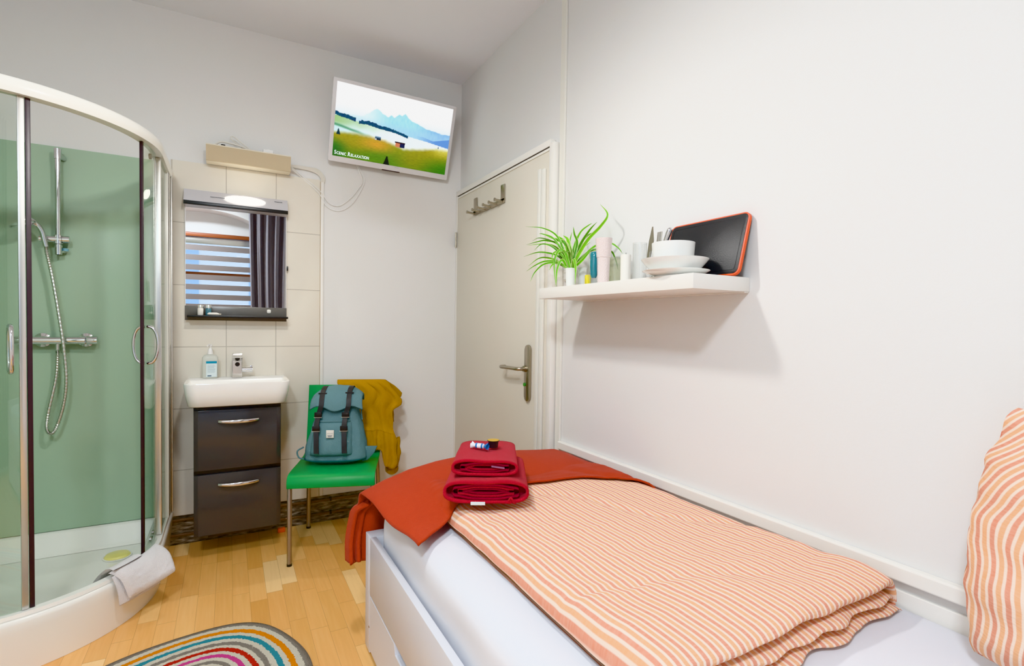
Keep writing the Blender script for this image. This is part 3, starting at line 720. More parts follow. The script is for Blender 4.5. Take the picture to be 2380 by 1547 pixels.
b = B(); box(b, (-W_ + .02, SC.y - .540, G0), (SC.x - .02, SC.y - .534, G1)); obj('fixed_pane', b, M['glass'], t, smooth=False)
def vstrip(a, r, w, dth, z0=G0, z1=G1):
    b = B(); Mx = Matrix.Translation((SC.x + r * math.cos(math.radians(a)), SC.y + r * math.sin(math.radians(a)), 0)) @ Matrix.Rotation(math.radians(a), 4, 'Z')
    box(b, (-dth / 2, -w / 2, z0), (dth / 2, w / 2, z1), .001, M=Mx); return b
obj('magnetic_seal', vstrip(AL + .2, .525, .013, .011), M['seal'], ld)
obj('edge_profile', vstrip(AL - 1.75, .525, .017, .014), M['alu'], ld)
obj('magnetic_seal', vstrip(AR + .2, .525, .011, .011), M['seal'], rd)
b = B(); box(b, (SC.x + .516, -.408, G0), (SC.x + .541, -.384, G1), .002); obj('edge_profile', b, M['alu'], t)
obj('edge_profile', vstrip(-92, .527, .022, .022), M['alu'], t)
b = B(); box(b, (SC.x + .528, -.16, G0 - .01), (SC.x + .548, -.012, G1 + .045), .002); obj('wall_profile', b, M['rail'], t)
b = B(); box(b, (SC.x + .548, -.06, G0 - .01), (SC.x + .556, -.012, G1 + .02), .002); obj('wall_profile_edge', b, M['alu'], t)
b = B(); box(b, (SC.x + .5485, -.15, G0), (SC.x + .5495, -.142, G1)); obj('profile_groove', b, M['seal'], t)
for a, door, z0 in ((-70.2, ld, 1.095), (-15.8, rd, 1.093)):
    ca, sa = math.cos(math.radians(a)), math.sin(math.radians(a))
    for s in (1, -1):
        b = B(); pts = []
        for k in range(13):
            q = PI * k / 12; rr = .525 + s * (.006 + .040 * math.sin(q) ** .75)
            pts.append(Vector((SC.x + rr * ca, SC.y + rr * sa, z0 + .077 * math.cos(q))))
        tube(b, catmull(pts, 3), [.0075 - .0015 * math.sin(PI * k / 36) for k in range(37)], 12)
        obj('bow_handle' if s > 0 else 'inner_bow_handle', b, M['chrome'], door)
for a, z, r_ in ((-6, 1.905, .012), (-7, .235, .014), (-2.5, .25, .010)):
    b = B(); ca, sa = math.cos(math.radians(a)), math.sin(math.radians(a))
    tube(b, [(SC.x + .512 * ca, SC.y + .512 * sa, z), (SC.x + .520 * ca, SC.y + .520 * sa, z)], r_, 16)
    obj('door_roller', b, M['seal'] if z > 1 else M['chrome'], rd)

# shower fittings on back wall
t = thing('shower_rail', 'vertical chrome shower rail with sliding holder on the green panel', 'shower rail', (-2.075, -.06, 1.51))
b = B(); tube(b, [(-2.075, -.06, 1.50), (-2.075, -.06, 1.995)], .0115, 16); obj('rail_tube', b, M['chrome'], t)
for z0, z1 in ((1.50, 1.545), (1.948, 1.996)):
    b = B(); tube(b, [(-2.075, -.06, z0), (-2.075, -.06, z1)], .0145, 16); zm = (z0 + z1) / 2 - (.0 if z0 < 1.6 else .008)
    tube(b, [(-2.075, -.06, zm), (-2.063, -.02, zm), (-2.063, -.0112, zm)], .012, 12); obj('rail_bracket', b, M['chrome'], t)
b = B(); tube(b, [(-2.142, -.062, 1.570), (-2.060, -.062, 1.572)], .0150, 18); tube(b, [(-2.058, -.062, 1.572), (-2.032, -.062, 1.573)], .0165, 18); lathe(b, [(.0115, -.022), (.017, -.020), (.017, .020), (.0115, .022)], (-2.075, -.06, 1.571), 16); obj('sliding_holder', b, M['chrome'], t)
b = B(); lathe(b, [(0, 0), (.012, 0), (.012, .012), (0, .014)], (-2.052, -.045, 1.520), 12); obj('blue_stopper', b, mat('pale_blue_plastic', rgb(120, 170, 190), .3), t)
t = thing('hand_shower', 'chrome hand shower with ribbed metal hose hanging from the rail holder', 'hand shower', (-2.13, -.09, 1.53))
b = B(); tube(b, catmull([(-2.112, -.091, 1.530), (-2.118, -.092, 1.56), (-2.126, -.094, 1.60), (-2.142, -.100, 1.628), (-2.168, -.110, 1.640), (-2.195, -.122, 1.636)], 5), [.0105] * 10 + [.011] * 6 + [.014, .016, .018, .020, .022, .024, .026, .026, .024, .02], 14); obj('handle', b, M['chrome'], t)
b = B(); lathe(b, [(0, .014), (.030, .012), (.046, .004), (.048, -.004), (.042, -.010), (0, -.012)], seg=28, M=Matrix.Translation((-2.185, -.125, 1.622)) @ Matrix.Rotation(math.radians(-20), 4, 'Y') @ Matrix.Rotation(math.radians(14), 4, 'X')); obj('spray_head', b, M['chrome'], t)
hose = [(-2.112, -.091, 1.531), (-2.109, -.091, 1.50), (-2.092, -.09, 1.399), (-2.070, -.095, 1.239), (-2.051, -.10, 1.076), (-2.041, -.10, .912), (-2.053, -.095, .79), (-2.082, -.09, .682), (-2.103, -.085, .657), (-2.118, -.08, .682), (-2.113, -.075, .753), (-2.086, -.068, .914), (-2.080, -.065, 1.02), (-2.080, -.065, 1.046)]
hp = catmull(hose, 26); b = B(); tube(b, hp, [.0074 + .0012 * math.sin(k * 2.1) for k in range(len(hp))], 10); obj('ribbed_hose', b, M['alu'], t)
t = thing('shower_mixer', 'horizontal chrome thermostatic shower mixer bar on the green panel', 'mixer tap', (-2.08, -.065, 1.09))
b = B(); tube(b, [(-2.19, -.065, 1.095), (-1.975, -.065, 1.095)], .0185, 20); obj('mixer_body', b, M['chrome'], t)
for xa, xb in ((-2.232, -2.193), (-1.971, -1.930)):
    b = B(); tube(b, [(xa, -.065, 1.095), (xa + .004, -.065, 1.095), (xb, -.065, 1.095)], [.0185, .020, .020], 20); obj('control_knob', b, M['chrome'], t)
for x in (-2.145, -1.982):
    b = B(); lathe(b, [(0, 0), (.034, 0), (.033, .008), (.020, .014), (.016, .04), (0, .04)], seg=28, M=Matrix.Translation((x, -.0112, 1.095)) @ Matrix.Rotation(PI / 2, 4, 'X')); obj('wall_rosette', b, M['chrome'], t)
b = B(); tube(b, [(-2.080, -.065, 1.078), (-2.080, -.065, 1.050)], .009, 14); obj('hose_connector', b, M['chrome'], t)

# white bath mat over rim
t = thing('bath_mat', 'white terry bath mat folded over the rim of the shower tray', 'bath mat', (-1.70, -.80, .2))
b = B()
def pol_(r, ang, z):
    q = math.radians(ang); return Vector((SC.x + r * math.cos(q), SC.y + r * math.sin(q), z))
def mato(u, v, side):
    ang = (-41 + 28 * u) * (1 - v) + (-37 + 15 * u) * v
    r = .543 + (.050 + .070 * u) * v ** 1.1 + .016 * math.sin(PI * v)
    z = .232 - (.112 - .030 * u) * v ** 1.4 + .010 * math.sin(PI * min(1, v * 1.3)) * (.6 + .4 * ns(u * 4, v * 3))
    p = pol_(r, ang, z)
    if side:
        e = min(1, 9 * min(u + .02, 1 - u, v + .05, 1 - v)) if min(u, 1 - u, 1 - v) > 0 else 0
        q = math.radians(ang); nv = Vector((math.cos(q) * .75, math.sin(q) * .75, .66))
        p += nv * (.019 * max(0, e) ** .5 + .004 * max(0, ns(u * 9, v * 9, 2)) * e)
    return p
b = B(); grid(b, 34, 34, lambda u, v: mato(u, v, True)); grid(b, 34, 34, lambda u, v: mato(u, v, False))
bmesh.ops.remove_doubles(b, verts=b.verts[:], dist=.0008)
obj('folded_cloth', b, M['terryw'], t, ang=1.5)
tp = [(.572, .250), (.552, .252), (.530, .246), (.508, .232), (.484, .212), (.458, .184), (.432, .142), (.405, .108), (.385, .092)]
def mati(u, v, side):
    k = v * (len(tp) - 1); i = min(int(k), len(tp) - 2); f_ = k - i
    r = tp[i][0] + (tp[i + 1][0] - tp[i][0]) * f_; z = tp[i][1] + (tp[i + 1][1] - tp[i][1]) * f_
    ang = -41.5 + 13.5 * u + 3 * v
    p = pol_(r, ang, z)
    if not side: p += pol_(1, ang, 0).normalized() * 0; p.z -= .012 * min(1, 8 * min(u, 1 - u, 1 - v, v + .03)) 
    return p
b = B(); grid(b, 20, 34, lambda u, v: mati(u, v, True)); grid(b, 20, 34, lambda u, v: mati(u, v, False))
bmesh.ops.remove_doubles(b, verts=b.verts[:], dist=.0006)
obj('inner_tail', b, M['terryw'], t, ang=1.5)
def matu(u, v):
    ang = (-41 + 20 * u) * (1 - v) + (-39 + 14 * u) * v
    return pol_(.562 + (.012 + .050 * u) * v + .008 * math.sin(PI * v), ang, .222 - (.122 - .02 * u) * v ** 1.1)
b = B(); grid(b, 20, 20, matu); o = obj('under_flap', b, M['terryw'], t, ang=1.5); md = o.modifiers.new('thick', 'SOLIDIFY'); md.thickness = .005; md.offset = 1

# ------------------------------------------------------------------ chair
CC = (-.846, -.358, 0); CY = math.radians(-17.8)
t = thing('stacking_chair', 'green moulded chair with grey steel legs by the back wall', 'chair', CC, (0, 0, CY))
prof = catmull([(-.262, .386), (-.264, .412), (-.252, .437), (-.222, .449), (-.14, .451), (0, .448), (.11, .449), (.175, .458), (.214, .488), (.232, .55), (.252, .68), (.268, .80), (.272, .832)], 5)
prof = [Vector((p.x, p.y)) for p in [Vector((q[0], q[1], 0)) for q in prof]] if False else [(p.x, p.y) for p in catmull([(a, z, 0) for a, z in [(-.262, .386), (-.264, .412), (-.252, .437), (-.222, .449), (-.14, .451), (0, .448), (.11, .449), (.175, .458), (.214, .488), (.232, .55), (.252, .68), (.268, .80), (.272, .832)]], 5)]
b = B(); n = len(prof); lft, rgt = [], []
def shell_off(i, d):
    a = Vector(prof[max(i - 1, 0)]); c_ = Vector(prof[min(i + 1, n - 1)]); tt = (c_ - a).normalized(); return Vector(prof[i]) + Vector((tt.y, -tt.x)) * d
rows = []
for i in range(n):
    p0 = shell_off(i, 0); p1 = shell_off(i, .012); hw = .208 - .004 * sm(.5, .83, prof[i][1])
    rows.append([b.verts.new((-hw, p0.x, p0.y)), b.verts.new((hw, p0.x, p0.y)), b.verts.new((hw, p1.x, p1.y)), b.verts.new((-hw, p1.x, p1.y))])
for A, D in zip(rows, rows[1:]):
    for k in range(4): b.faces.new((A[k], A[(k + 1) % 4], D[(k + 1) % 4], D[k]))
b.faces.new(rows[0][::-1]); b.faces.new(rows[-1])
bmesh.ops.recalc_face_normals(b, faces=b.faces[:])
bmesh.ops.bevel(b, geom=[e for e in b.edges if e.calc_face_angle(0) > 1.0], offset=.003, segments=2, profile=.5, affect='EDGES')
obj('seat_shell', b, M['green'], t, local=True)
for s in (-1, 1):
    b = B(); tube(b, [(s * .197, -.242, 0.004), (s * .197, -.242, .40), (s * .196, -.236, .418)], .0115, 14); lg = obj('leg', b, M['legm'], t, local=True)
    b = B(); tube(b, [(s * .197, -.242, 0.0005), (s * .197, -.242, .012)], .0125, 14); obj('foot_cap', b, M['strap'], lg, local=True)
    b = B(); tube(b, [(s * .197, .238, 0.004), (s * .194, .222, .30), (s * .188, .195, .435)], .0115, 14); lg = obj('leg', b, M['legm'], t, local=True)
    b = B(); tube(b, [(s * .197, .238, 0.0005), (s * .197, .238, .012)], .0125, 14); obj('foot_cap', b, M['strap'], lg, local=True)
CM = Matrix.Translation(CC) @ Matrix.Rotation(CY, 4, 'Z')
# ------------------------------------------------------------------ backpack
t = thing('backpack', 'teal canvas backpack with black straps sitting on the green chair', 'backpack')
t.matrix_world = CM @ Matrix.Translation((-.008, -.040, .4525)) @ Matrix.Rotation(math.radians(-3), 4, 'Z')
BL = math.radians(15)
def lean(p):  # lean the pack back against the backrest
    y, z = p.y, p.z
    return Vector((p.x, y + z * math.tan(BL) * .95, z))
def sup(a, e): c_ = math.cos(a); return math.copysign(abs(c_) ** e, c_)
def sus(a, e): c_ = math.sin(a); return math.copysign(abs(c_) ** e, c_)
def pack(u, v):
    a = 2 * PI * u; z = .372 * v
    hw = .160 - .058 * sm(.03, .34, z); hd = .088 - .022 * sm(.08, .38, z)
    k = min(1, (z + .004) / .03) ** .5 if z < .03 else 1; k2 = max(.0, 1 - sm(.350, .375, z) * .55)
    w = .004 * ns(math.cos(a) * 2.2 + 3, math.sin(a) * 2.2, z * 14) + .003 * ns(math.cos(a) * 6, math.sin(a) * 6 + 2, z * 34)
    return lean(Vector(((hw + w) * k * k2 * sup(a, .62), (hd + w) * k * k2 * sus(a, .7) - .0, max(z, 0))))
b = B(); V = grid(b, 56, 40, pack, close_u=True); b.faces.new([q[0] for q in V][::-1]); b.faces.new([q[-1] for q in V]); obj('main_bag', b, M['teal'], t, local=True, ang=1.3)
def base(u, v):
    a = 2 * PI * u; z = .030 * v; k = min(1, (z + .004) / .03) ** .5
    return lean(Vector(((.161) * k * sup(a, .62), (.091) * k * sus(a, .7), z + .0005)))
b = B(); grid(b, 56, 8, base, close_u=True); obj('base_panel', b, M['teald'], t, local=True, ang=1.3)
def pocket(u, v):  # front pocket: bulging rounded block
    x = (u - .5) * 2; q = (v - .5) * 2
    e = max(0, (1 - abs(x) ** 5)) ** .4 * max(0, (1 - abs(q) ** 6)) ** .4
    z = .052 + .178 * v; zz = z
    hd = .088 - .022 * sm(.08, .38, z)
    xx = x * (.112 - .012 * v) 
    front = hd * max(.2, (1 - abs(xx / (.160 - .058 * sm(.03, .34, z))) ** 3.0)) ** .42
    return lean(Vector((xx - .012, -front + .010 - .040 * e + .003 * ns(x * 3, v * 5, 4) , zz)))
b = B(); grid(b, 30, 30, pocket); obj('front_pocket', b, M['teal'], t, local=True, ang=1.3)
b = B()
def seam(u, v):
    p = pocket(.06 + .88 * u, .965); a = 2 * PI * v; return p + Vector((0, -.004 + .004 * math.cos(a), .003 + .006 * math.sin(a)))
grid(b, 26, 9, seam); obj('zip_flap', b, M['teal'], t, local=True)
def flap(u, v):  # lid draped over top: v 0 back -> 1 front edge
    x = (u - .5) * 2; xx = x * (.122 + .014 * v)
    edge = .300 + .022 * math.cos(x * PI * 1.0) * -1 + .030 * (1 - abs(x) ** 2) * -1 + .030 * abs(x) ** 3
    path = catmull([(.066, .360, 0), (.030, .395, 0), (-.030, .395, 0), (-.080, .370, 0), (-.098, .330, 0), (-.102, .292, 0)], 8)
    k = v * (len(path) - 1); i = min(int(k), len(path) - 2); f_ = k - i
    y = path[i].x + (path[i + 1].x - path[i].x) * f_; z = path[i].y + (path[i + 1].y - path[i].y) * f_
    z -= sm(.55, 1, v) * (.015 * math.cos(x * PI * 1.5)) ; z -= .035 * abs(x) ** 3 * (1 - sm(.45, 1, v)) ; z -= .012 * abs(x) ** 2
    y += .028 * abs(x) ** 2.5 * sm(.3, 1, v)
    return lean(Vector((xx, y, z + .003 * ns(x * 3, v * 4, 7))))
b = B(); grid(b, 34, 30, flap)
top = obj('lid_flap', b, M['teal'], t, local=True, ang=1.3); md = top.modifiers.new('thick', 'SOLIDIFY'); md.thickness = .007; md.offset = 0
for sx in (-.072, .066):
    pts = [flap(.5 + sx * .5 / .124, .10), flap(.5 + sx * .5 / .126, .30), flap(.5 + sx * .5 / .129, .5), flap(.5 + sx * .5 / .132, .72), flap(.5 + sx * .5 / .135, .96)]
    pts = [p + Vector((0, -.006 if i > 1 else 0, .007 if i < 3 else 0)) for i, p in enumerate(pts)]
    pts += [lean(Vector((sx - .010, -.098, .268))), lean(Vector((sx - .014, -.112, .225))), lean(Vector((sx - .012, -.128, .195))), lean(Vector((sx - .008, -.134, .14))), lean(Vector((sx - .004, -.132, .075)))]
    cp = catmull(pts, 6)
    b = B()
    for p_, q_ in zip(cp, cp[1:]): pass
    rows = [[b.verts.new(p + Vector((s * .0125, 0, 0))) for s in (-1, 1)] + [b.verts.new(p + Vector((s * .0125, -.004, .001))) for s in (1, -1)] for p in cp]
    for A, D in zip(rows, rows[1:]):
        for k in range(4): b.faces.new((A[k], A[(k + 1) % 4], D[(k + 1) % 4], D[k]))
    b.faces.new(rows[0]); b.faces.new(rows[-1]); st = obj('strap', b, M['strap'], t, local=True)
    for (zz, yy) in ((.262, -.106), (.198, -.134)):
        b = B(); c_ = lean(Vector((sx - .012, yy, zz))); box(b, c_ - Vector((.019, .007, .014)), c_ + Vector((.019, .003, .014)), .004); obj('buckle', b, M['strap'], st, local=True)
        b = B(); tube(b, [c_ + Vector((-.02, -.007, -.013)), c_ + Vector((.02, -.007, -.013))], .0016, 6); obj('buckle_pin', b, M['alu'], st, local=True)
    b = B(); c_ = flap(.5 + sx * .5 / .130, .58) + Vector((0, -.010, .002)); box(b, c_ - Vector((.022, .003, .004)), c_ + Vector((.022, .005, .004)), .002); obj('keeper_loop', b, M['strap'], st, local=True)
b = B(); c_ = lean(Vector((-.014, -.131, .170))); box(b, c_ - Vector((.019, .003, .020)), c_ + Vector((.019, .002, .020)), .001); lb = obj('woven_label', b, mat('white_woven_label', rgb(226, 222, 212), .8), t, local=True)
lt = lettering([('Herschel', .0085)], lb, c_.x - .0155, 0, 0, M['ink'], .85, 'label_lettering', serif=False)
lt.rotation_euler = (PI / 2 - 0.25, 0, 0); lt.location = (0, c_.y - .0037, c_.z + .001)
b = B(); box(b, (c_.x - .010, c_.y - .0036, c_.z - .014), (c_.x + .008, c_.y - .0030, c_.z - .0115)); box(b, (c_.x - .012, c_.y - .0036, c_.z - .009), (c_.x + .011, c_.y - .0030, c_.z - .0065)); obj('label_print', b, M['ink'], lb, local=True)
# side tabs: shoulder strap ends
b = B(); prism(b, [(.135, .085), (.215, .085), (.200, .05), (.165, .012), (.135, .004)], 'y', -.012, .004, .003); obj('hip_wing', b, M['teal'], t, local=True)
b = B(); tube(b, catmull([(-.15, .0, .02), (-.185, -.01, .03), (-.195, -.01, .065), (-.165, .0, .085)], 6), .004, 6); obj('side_loop', b, M['teal'], t, local=True)
b = B(); tube(b, catmull([lean(Vector(p)) for p in ((.098, -.05, .33), (.118, -.02, .30), (.122, -.015, .26), (.128, -.012, .22))], 6), .004, 6); obj('side_cord', b, M['teal'], t, local=True)

# ------------------------------------------------------------------ jacket over the chair back
t = thing('jacket', 'mustard yellow cotton jacket draped over the right of the green chair back', 'jacket')
t.matrix_world = CM
jp = [(.318, .60), (.316, .70), (.310, .80), (.300, .842), (.283, .856), (.262, .850), (.245, .825), (.232, .76), (.220, .68), (.200, .60), (.182, .56), (.162, .51), (.150, .455), (.150, .405)]
jc = catmull([(a, z, 0) for a, z in jp], 4)
def jr(z):  # right edge of the garment by height
    P = [(.40, .292), (.44, .304), (.50, .303), (.56, .297), (.60, .284), (.66, .274), (.70, .276), (.72, .284), (.755, .318), (.785, .328), (.82, .292), (.85, .235), (.87, .20)]
    for (z0, x0), (z1, x1) in zip(P, P[1:]):
        if z <= z1: return x0 + (x1 - x0) * max(0, (z - z0) / (z1 - z0))
    return .2
def jack(u, v):
    k = v * (len(jc) - 1); i = min(int(k), len(jc) - 2); f_ = k - i
    y = jc[i].x + (jc[i + 1].x - jc[i].x) * f_; z = jc[i].y + (jc[i + 1].y - jc[i].y) * f_
    xr = jr(z); xl = -.045 + .03 * sm(.85, .80, z)
    x = xl + (xr - xl) * u
    x += .004 * math.sin(z * 60) * sm(.9, 1, u)
    front = sm(.30, .55, v)
    fold = .012 * math.sin(u * 13 + z * 6) * front + .012 * ns(u * 5, z * 9, 1) * front + .006 * ns(u * 14 + z * 8, z * 6 - u * 4, 5) * front
    gather = sm(.60, .57, z) * front
    fold += gather * (.007 * math.sin(u * 46 + 3 * z) + .006 * math.sin(u * 21))
    y -= abs(fold) + .012 * gather
    if x > .2: z -= (x - .2) * .35 * (1 if front > .5 else .2); y += (x - .2) * .15
    z -= .020 * gather * (.5 + .5 * math.sin(u * 9)) * sm(.50, .44, z)
    k_ = sm(.240, .210, x)
    if z < .475: z = z * (1 - k_) + .475 * k_
    return Vector((x, y, z))
b = B(); grid(b, 60, 60, jack); o = obj('body_cloth', b, M['must'], t, local=True, ang=1.4); md = o.modifiers.new('thick', 'SOLIDIFY'); md.thickness = .006; md.offset = 1
def seamp(u, v): p = jack(.03 + .95 * u, .735); a = 2 * PI * v; return p + Vector((0, -.006 + .004 * math.cos(a), .002 + .004 * math.sin(a)))
b = B(); grid(b, 50, 8, seamp); obj('waist_seam', b, M['must'], t, local=True)
# sleeve: folded loop at the shoulder and cuff hanging beside the seat
b = B()
cp = catmull([(.272, .215, .52), (.280, .205, .46), (.282, .200, .41), (.278, .205, .365), (.274, .21, .345)], 6)
n = len(cp)
def slv(u, v):
    k = v * (n - 1); i = min(int(k), n - 2); f_ = k - i; p = cp[i] + (cp[i + 1] - cp[i]) * f_; a = 2 * PI * u
    w = .046 - .012 * v + .006 * ns(math.cos(a) * 2, math.sin(a) * 2, v * 6)
    return p + Vector((w * math.cos(a), .022 * math.sin(a), .008 * math.cos(a * 2)))
V = grid(b, 28, 24, slv, close_u=True); b.faces.new([q[-1] for q in V]); obj('sleeve', b, M['must'], t, local=True, ang=1.4)
b = B(); V = grid(b, 28, 8, lambda u, v: cp[-1] + Vector(((.036 + .002 * math.sin(v * PI)) * math.cos(2 * PI * u), .024 * math.sin(2 * PI * u), .008 * math.cos(4 * PI * u) - .028 * v)), close_u=True); b.faces.new([q[-1] for q in V]); obj('cuff', b, M['must'], t, local=True)
b = B(); grid(b, 30, 14, lambda u, v: Vector((.226 + .070 * u, .195 - .03 * math.sin(PI * v) - .012 * math.sin(u * 14), .450 - .050 * v + .014 * math.sin(u * 7 + 1)))); o = obj('hem_frill', b, M['must'], t, local=True, ang=1.4); md = o.modifiers.new('thick', 'SOLIDIFY'); md.thickness = .005

# ------------------------------------------------------------------ wall shelf and its contents
SZ = 1.3525
PS = lambda L, k: [(r * k, z) for r, z in L]
t = thing('wall_shelf', 'white floating shelf on the right wall above the bed', 'shelf', (-.12, -1.8, 1.309))
b = B(); box(b, (-.240, -2.225, 1.309), (-.0005, -1.414, 1.352), .0015); obj('shelf_board', b, M['trim'], t)
b = B(); box(b, (-.020, -2.222, 1.3055), (-.0005, -1.42, 1.3088)); obj('rear_batten', b, M['trim'], t)
def circle_thing(name, label, cat, x, y, prof, m, group=None, part='body', z=SZ, seg=36, smooth_ang=.7):
    tt = thing(name, label, cat, (x, y, z), group=group); b = B(); lathe(b, prof, (x, y, z + .0005), seg); obj(part, b, m, tt, ang=smooth_ang); return tt
# spider plant
LV = [[[-0.14,-1.489,1.442],[-0.156,-1.472,1.505],[-0.169,-1.429,1.576],[-0.18,-1.335,1.62],[-0.19,-1.209,1.645]],[[-0.14,-1.484,1.442],[-0.166,-1.477,1.498],[-0.186,-1.435,1.56],[-0.204,-1.38,1.585],[-0.22,-1.374,1.586]],[[-0.14,-1.484,1.442],[-0.133,-1.423,1.524],[-0.129,-1.337,1.567],[-0.124,-1.224,1.598],[-0.12,-1.153,1.595]],[[-0.14,-1.479,1.443],[-0.163,-1.447,1.53],[-0.18,-1.37,1.561],[-0.196,-1.324,1.561],[-0.21,-1.252,1.556]],[[-0.14,-1.474,1.443],[-0.144,-1.404,1.525],[-0.147,-1.302,1.558],[-0.15,-1.161,1.57]],[[-0.14,-1.474,1.443],[-0.166,-1.448,1.485],[-0.186,-1.381,1.508],[-0.204,-1.328,1.513],[-0.22,-1.247,1.503]],[[-0.14,-1.469,1.443],[-0.156,-1.424,1.469],[-0.169,-1.359,1.49],[-0.18,-1.306,1.491],[-0.19,-1.238,1.464]],[[-0.14,-1.465,1.444],[-0.17,-1.444,1.463],[-0.192,-1.38,1.471],[-0.211,-1.331,1.457],[-0.23,-1.29,1.434]],[[-0.14,-1.465,1.441],[-0.173,-1.449,1.457],[-0.197,-1.384,1.459],[-0.219,-1.345,1.427],[-0.24,-1.342,1.386]],[[-0.14,-1.491,1.442],[-0.148,-1.484,1.515],[-0.154,-1.458,1.551],[-0.16,-1.421,1.578]],[[-0.14,-1.493,1.441],[-0.136,-1.48,1.517],[-0.133,-1.46,1.558],[-0.13,-1.421,1.581]],[[-0.14,-1.489,1.442],[-0.164,-1.493,1.494],[-0.182,-1.471,1.506],[-0.198,-1.462,1.459],[-0.213,-1.495,1.364]],[[-0.14,-1.484,1.442],[-0.172,-1.481,1.468],[-0.195,-1.478,1.425],[-0.216,-1.504,1.355]],[[-0.14,-1.498,1.441],[-0.16,-1.544,1.465],[-0.175,-1.579,1.426],[-0.188,-1.595,1.362]],[[-0.14,-1.503,1.44],[-0.124,-1.511,1.476],[-0.111,-1.52,1.53],[-0.1,-1.566,1.584],[-0.09,-1.6,1.612]],[[-0.14,-1.503,1.44],[-0.123,-1.525,1.488],[-0.111,-1.573,1.545],[-0.1,-1.634,1.587],[-0.09,-1.664,1.629],[-0.08,-1.604,1.683]],[[-0.14,-1.498,1.441],[-0.117,-1.482,1.518],[-0.1,-1.503,1.583],[-0.084,-1.536,1.609],[-0.07,-1.543,1.618]],[[-0.14,-1.498,1.441],[-0.117,-1.502,1.505],[-0.1,-1.549,1.562],[-0.085,-1.603,1.577]],[[-0.14,-1.503,1.44],[-0.119,-1.508,1.531],[-0.104,-1.467,1.582],[-0.09,-1.439,1.619]],[[-0.14,-1.5,1.441],[-0.129,-1.469,1.535],[-0.12,-1.472,1.588]],[[-0.14,-1.512,1.44],[-0.132,-1.55,1.455],[-0.126,-1.585,1.481],[-0.12,-1.608,1.501]],[[-0.14,-1.512,1.44],[-0.089,-1.554,1.501],[-0.07,-1.653,1.494],[-0.057,-1.673,1.464],[-0.045,-1.68,1.418]],[[-0.14,-1.512,1.44],[-0.086,-1.572,1.515],[-0.067,-1.648,1.524],[-0.052,-1.682,1.504],[-0.04,-1.696,1.481]],[[-0.14,-1.489,1.442],[-0.166,-1.478,1.482],[-0.186,-1.457,1.502],[-0.204,-1.457,1.49],[-0.22,-1.478,1.462]],[[-0.14,-1.484,1.442],[-0.177,-1.465,1.458],[-0.205,-1.458,1.448],[-0.23,-1.475,1.424]],[[-0.14,-1.489,1.439],[-0.153,-1.476,1.532],[-0.163,-1.441,1.553],[-0.172,-1.403,1.568],[-0.18,-1.364,1.584]],[[-0.14,-1.479,1.44],[-0.166,-1.448,1.499],[-0.186,-1.416,1.532],[-0.204,-1.37,1.544],[-0.22,-1.338,1.521]]]
px_, py_ = -.14, -1.496
t = thing('spider_plant', 'green and cream spider plant in a small white pot on the shelf', 'plant', (px_, py_, SZ))
b = B(); lathe(b, [(0, 0), (.0175, 0), (.0220, .075), (.0230, .075), (.0230, .0815), (.0205, .0815), (.0200, .073), (0, .071)], (px_, py_, SZ + .0005), 32); obj('pot', b, M['porc'], t)
b = B(); lathe(b, [(0, .074), (.0198, .074)], (px_, py_, SZ + .0005), 20); obj('soil', b, M['soil'], t)
leafm = vcol_mat('leaf_stripes', rough=.4)
LW = {9: .018, 10: .017, 15: .0135, 14: .013, 13: .010, 11: .011, 12: .010, 25: .013, 18: .010, 20: .010}
random.seed(5)
extra = []
for k in range(8):
    a = random.uniform(0, 2 * PI); r = random.uniform(.05, .10)
    e = Vector((max(-.03, px_ + r * math.cos(a)) if px_ + r * math.cos(a) > -.03 else px_ + r * math.cos(a), py_ + r * math.sin(a) * .7, SZ + .10 + random.uniform(.03, .10)))
    extra.append([[px_, py_, SZ + .082], [(px_ * 1.4 + e.x * .6) / 2, (py_ * 1.4 + e.y * .6) / 2, SZ + .14], [e.x, e.y, e.z]])
for li, P in enumerate(LV + extra):
    P = [Vector(p) for p in P]; P[0] = Vector((px_ + random.uniform(-.010, .010), py_ + random.uniform(-.010, .010), SZ + .073))
    cp = catmull(P, 9); n = len(cp); w = LW.get(li, .0078) * 1.15
    b = B(); cl = b.verts.layers.float_color.new('col'); rows = []
    gcol = random.choice([(66, 142, 20), (84, 160, 28), (54, 124, 16), (100, 170, 36)])
    cam_d = Vector((-1.368, -3.24, 1.2))
    for i, p in enumerate(cp):
        tt_ = (cp[min(i + 1, n - 1)] - cp[max(i - 1, 0)]).normalized(); s = i / (n - 1)
        side = tt_.cross((cam_d - p).normalized() + Vector((random.uniform(-.05, .05), 0, .35))); side.normalize()
        nn = side.cross(tt_)
        ww = w * .5 * (.55 + .45 * sm(0, .2, s)) * (1 - s ** 2.6) + .0004
        row = []
        for q, dp in ((-1, .0018), (-.62, .0006), (0, 0), (.62, .0006), (1, .0018)):
            vv = b.verts.new(p + side * ww * q + nn * dp * (ww / .006)); 
            if vv.co.x > -.004: vv.co.x = -.004
            pale = (214, 226, 150) if abs(q) == 1 else gcol
            if s > .9 and abs(q) < 1: pale = tuple(int(a_ * .7 + b_ * .3) for a_, b_ in zip(pale, (150, 140, 70)))
            vv[cl] = rgb(*pale); row.append(vv)
        rows.append(row)
    for A, D in zip(rows, rows[1:]):
        for k in range(4): b.faces.new((A[k], A[k + 1], D[k + 1], D[k]))
    obj('leaf', b, leafm, t, ang=2)
tt = circle_thing('small_pot', 'small plain white pot half hidden behind the spider plant', 'pot', -.070, -1.481, [(0, 0), (.0150, 0), (.0180, .084), (.0190, .084), (.0190, .089), (.0160, .089), (.0150, .006), (0, .006)], M['porc'])
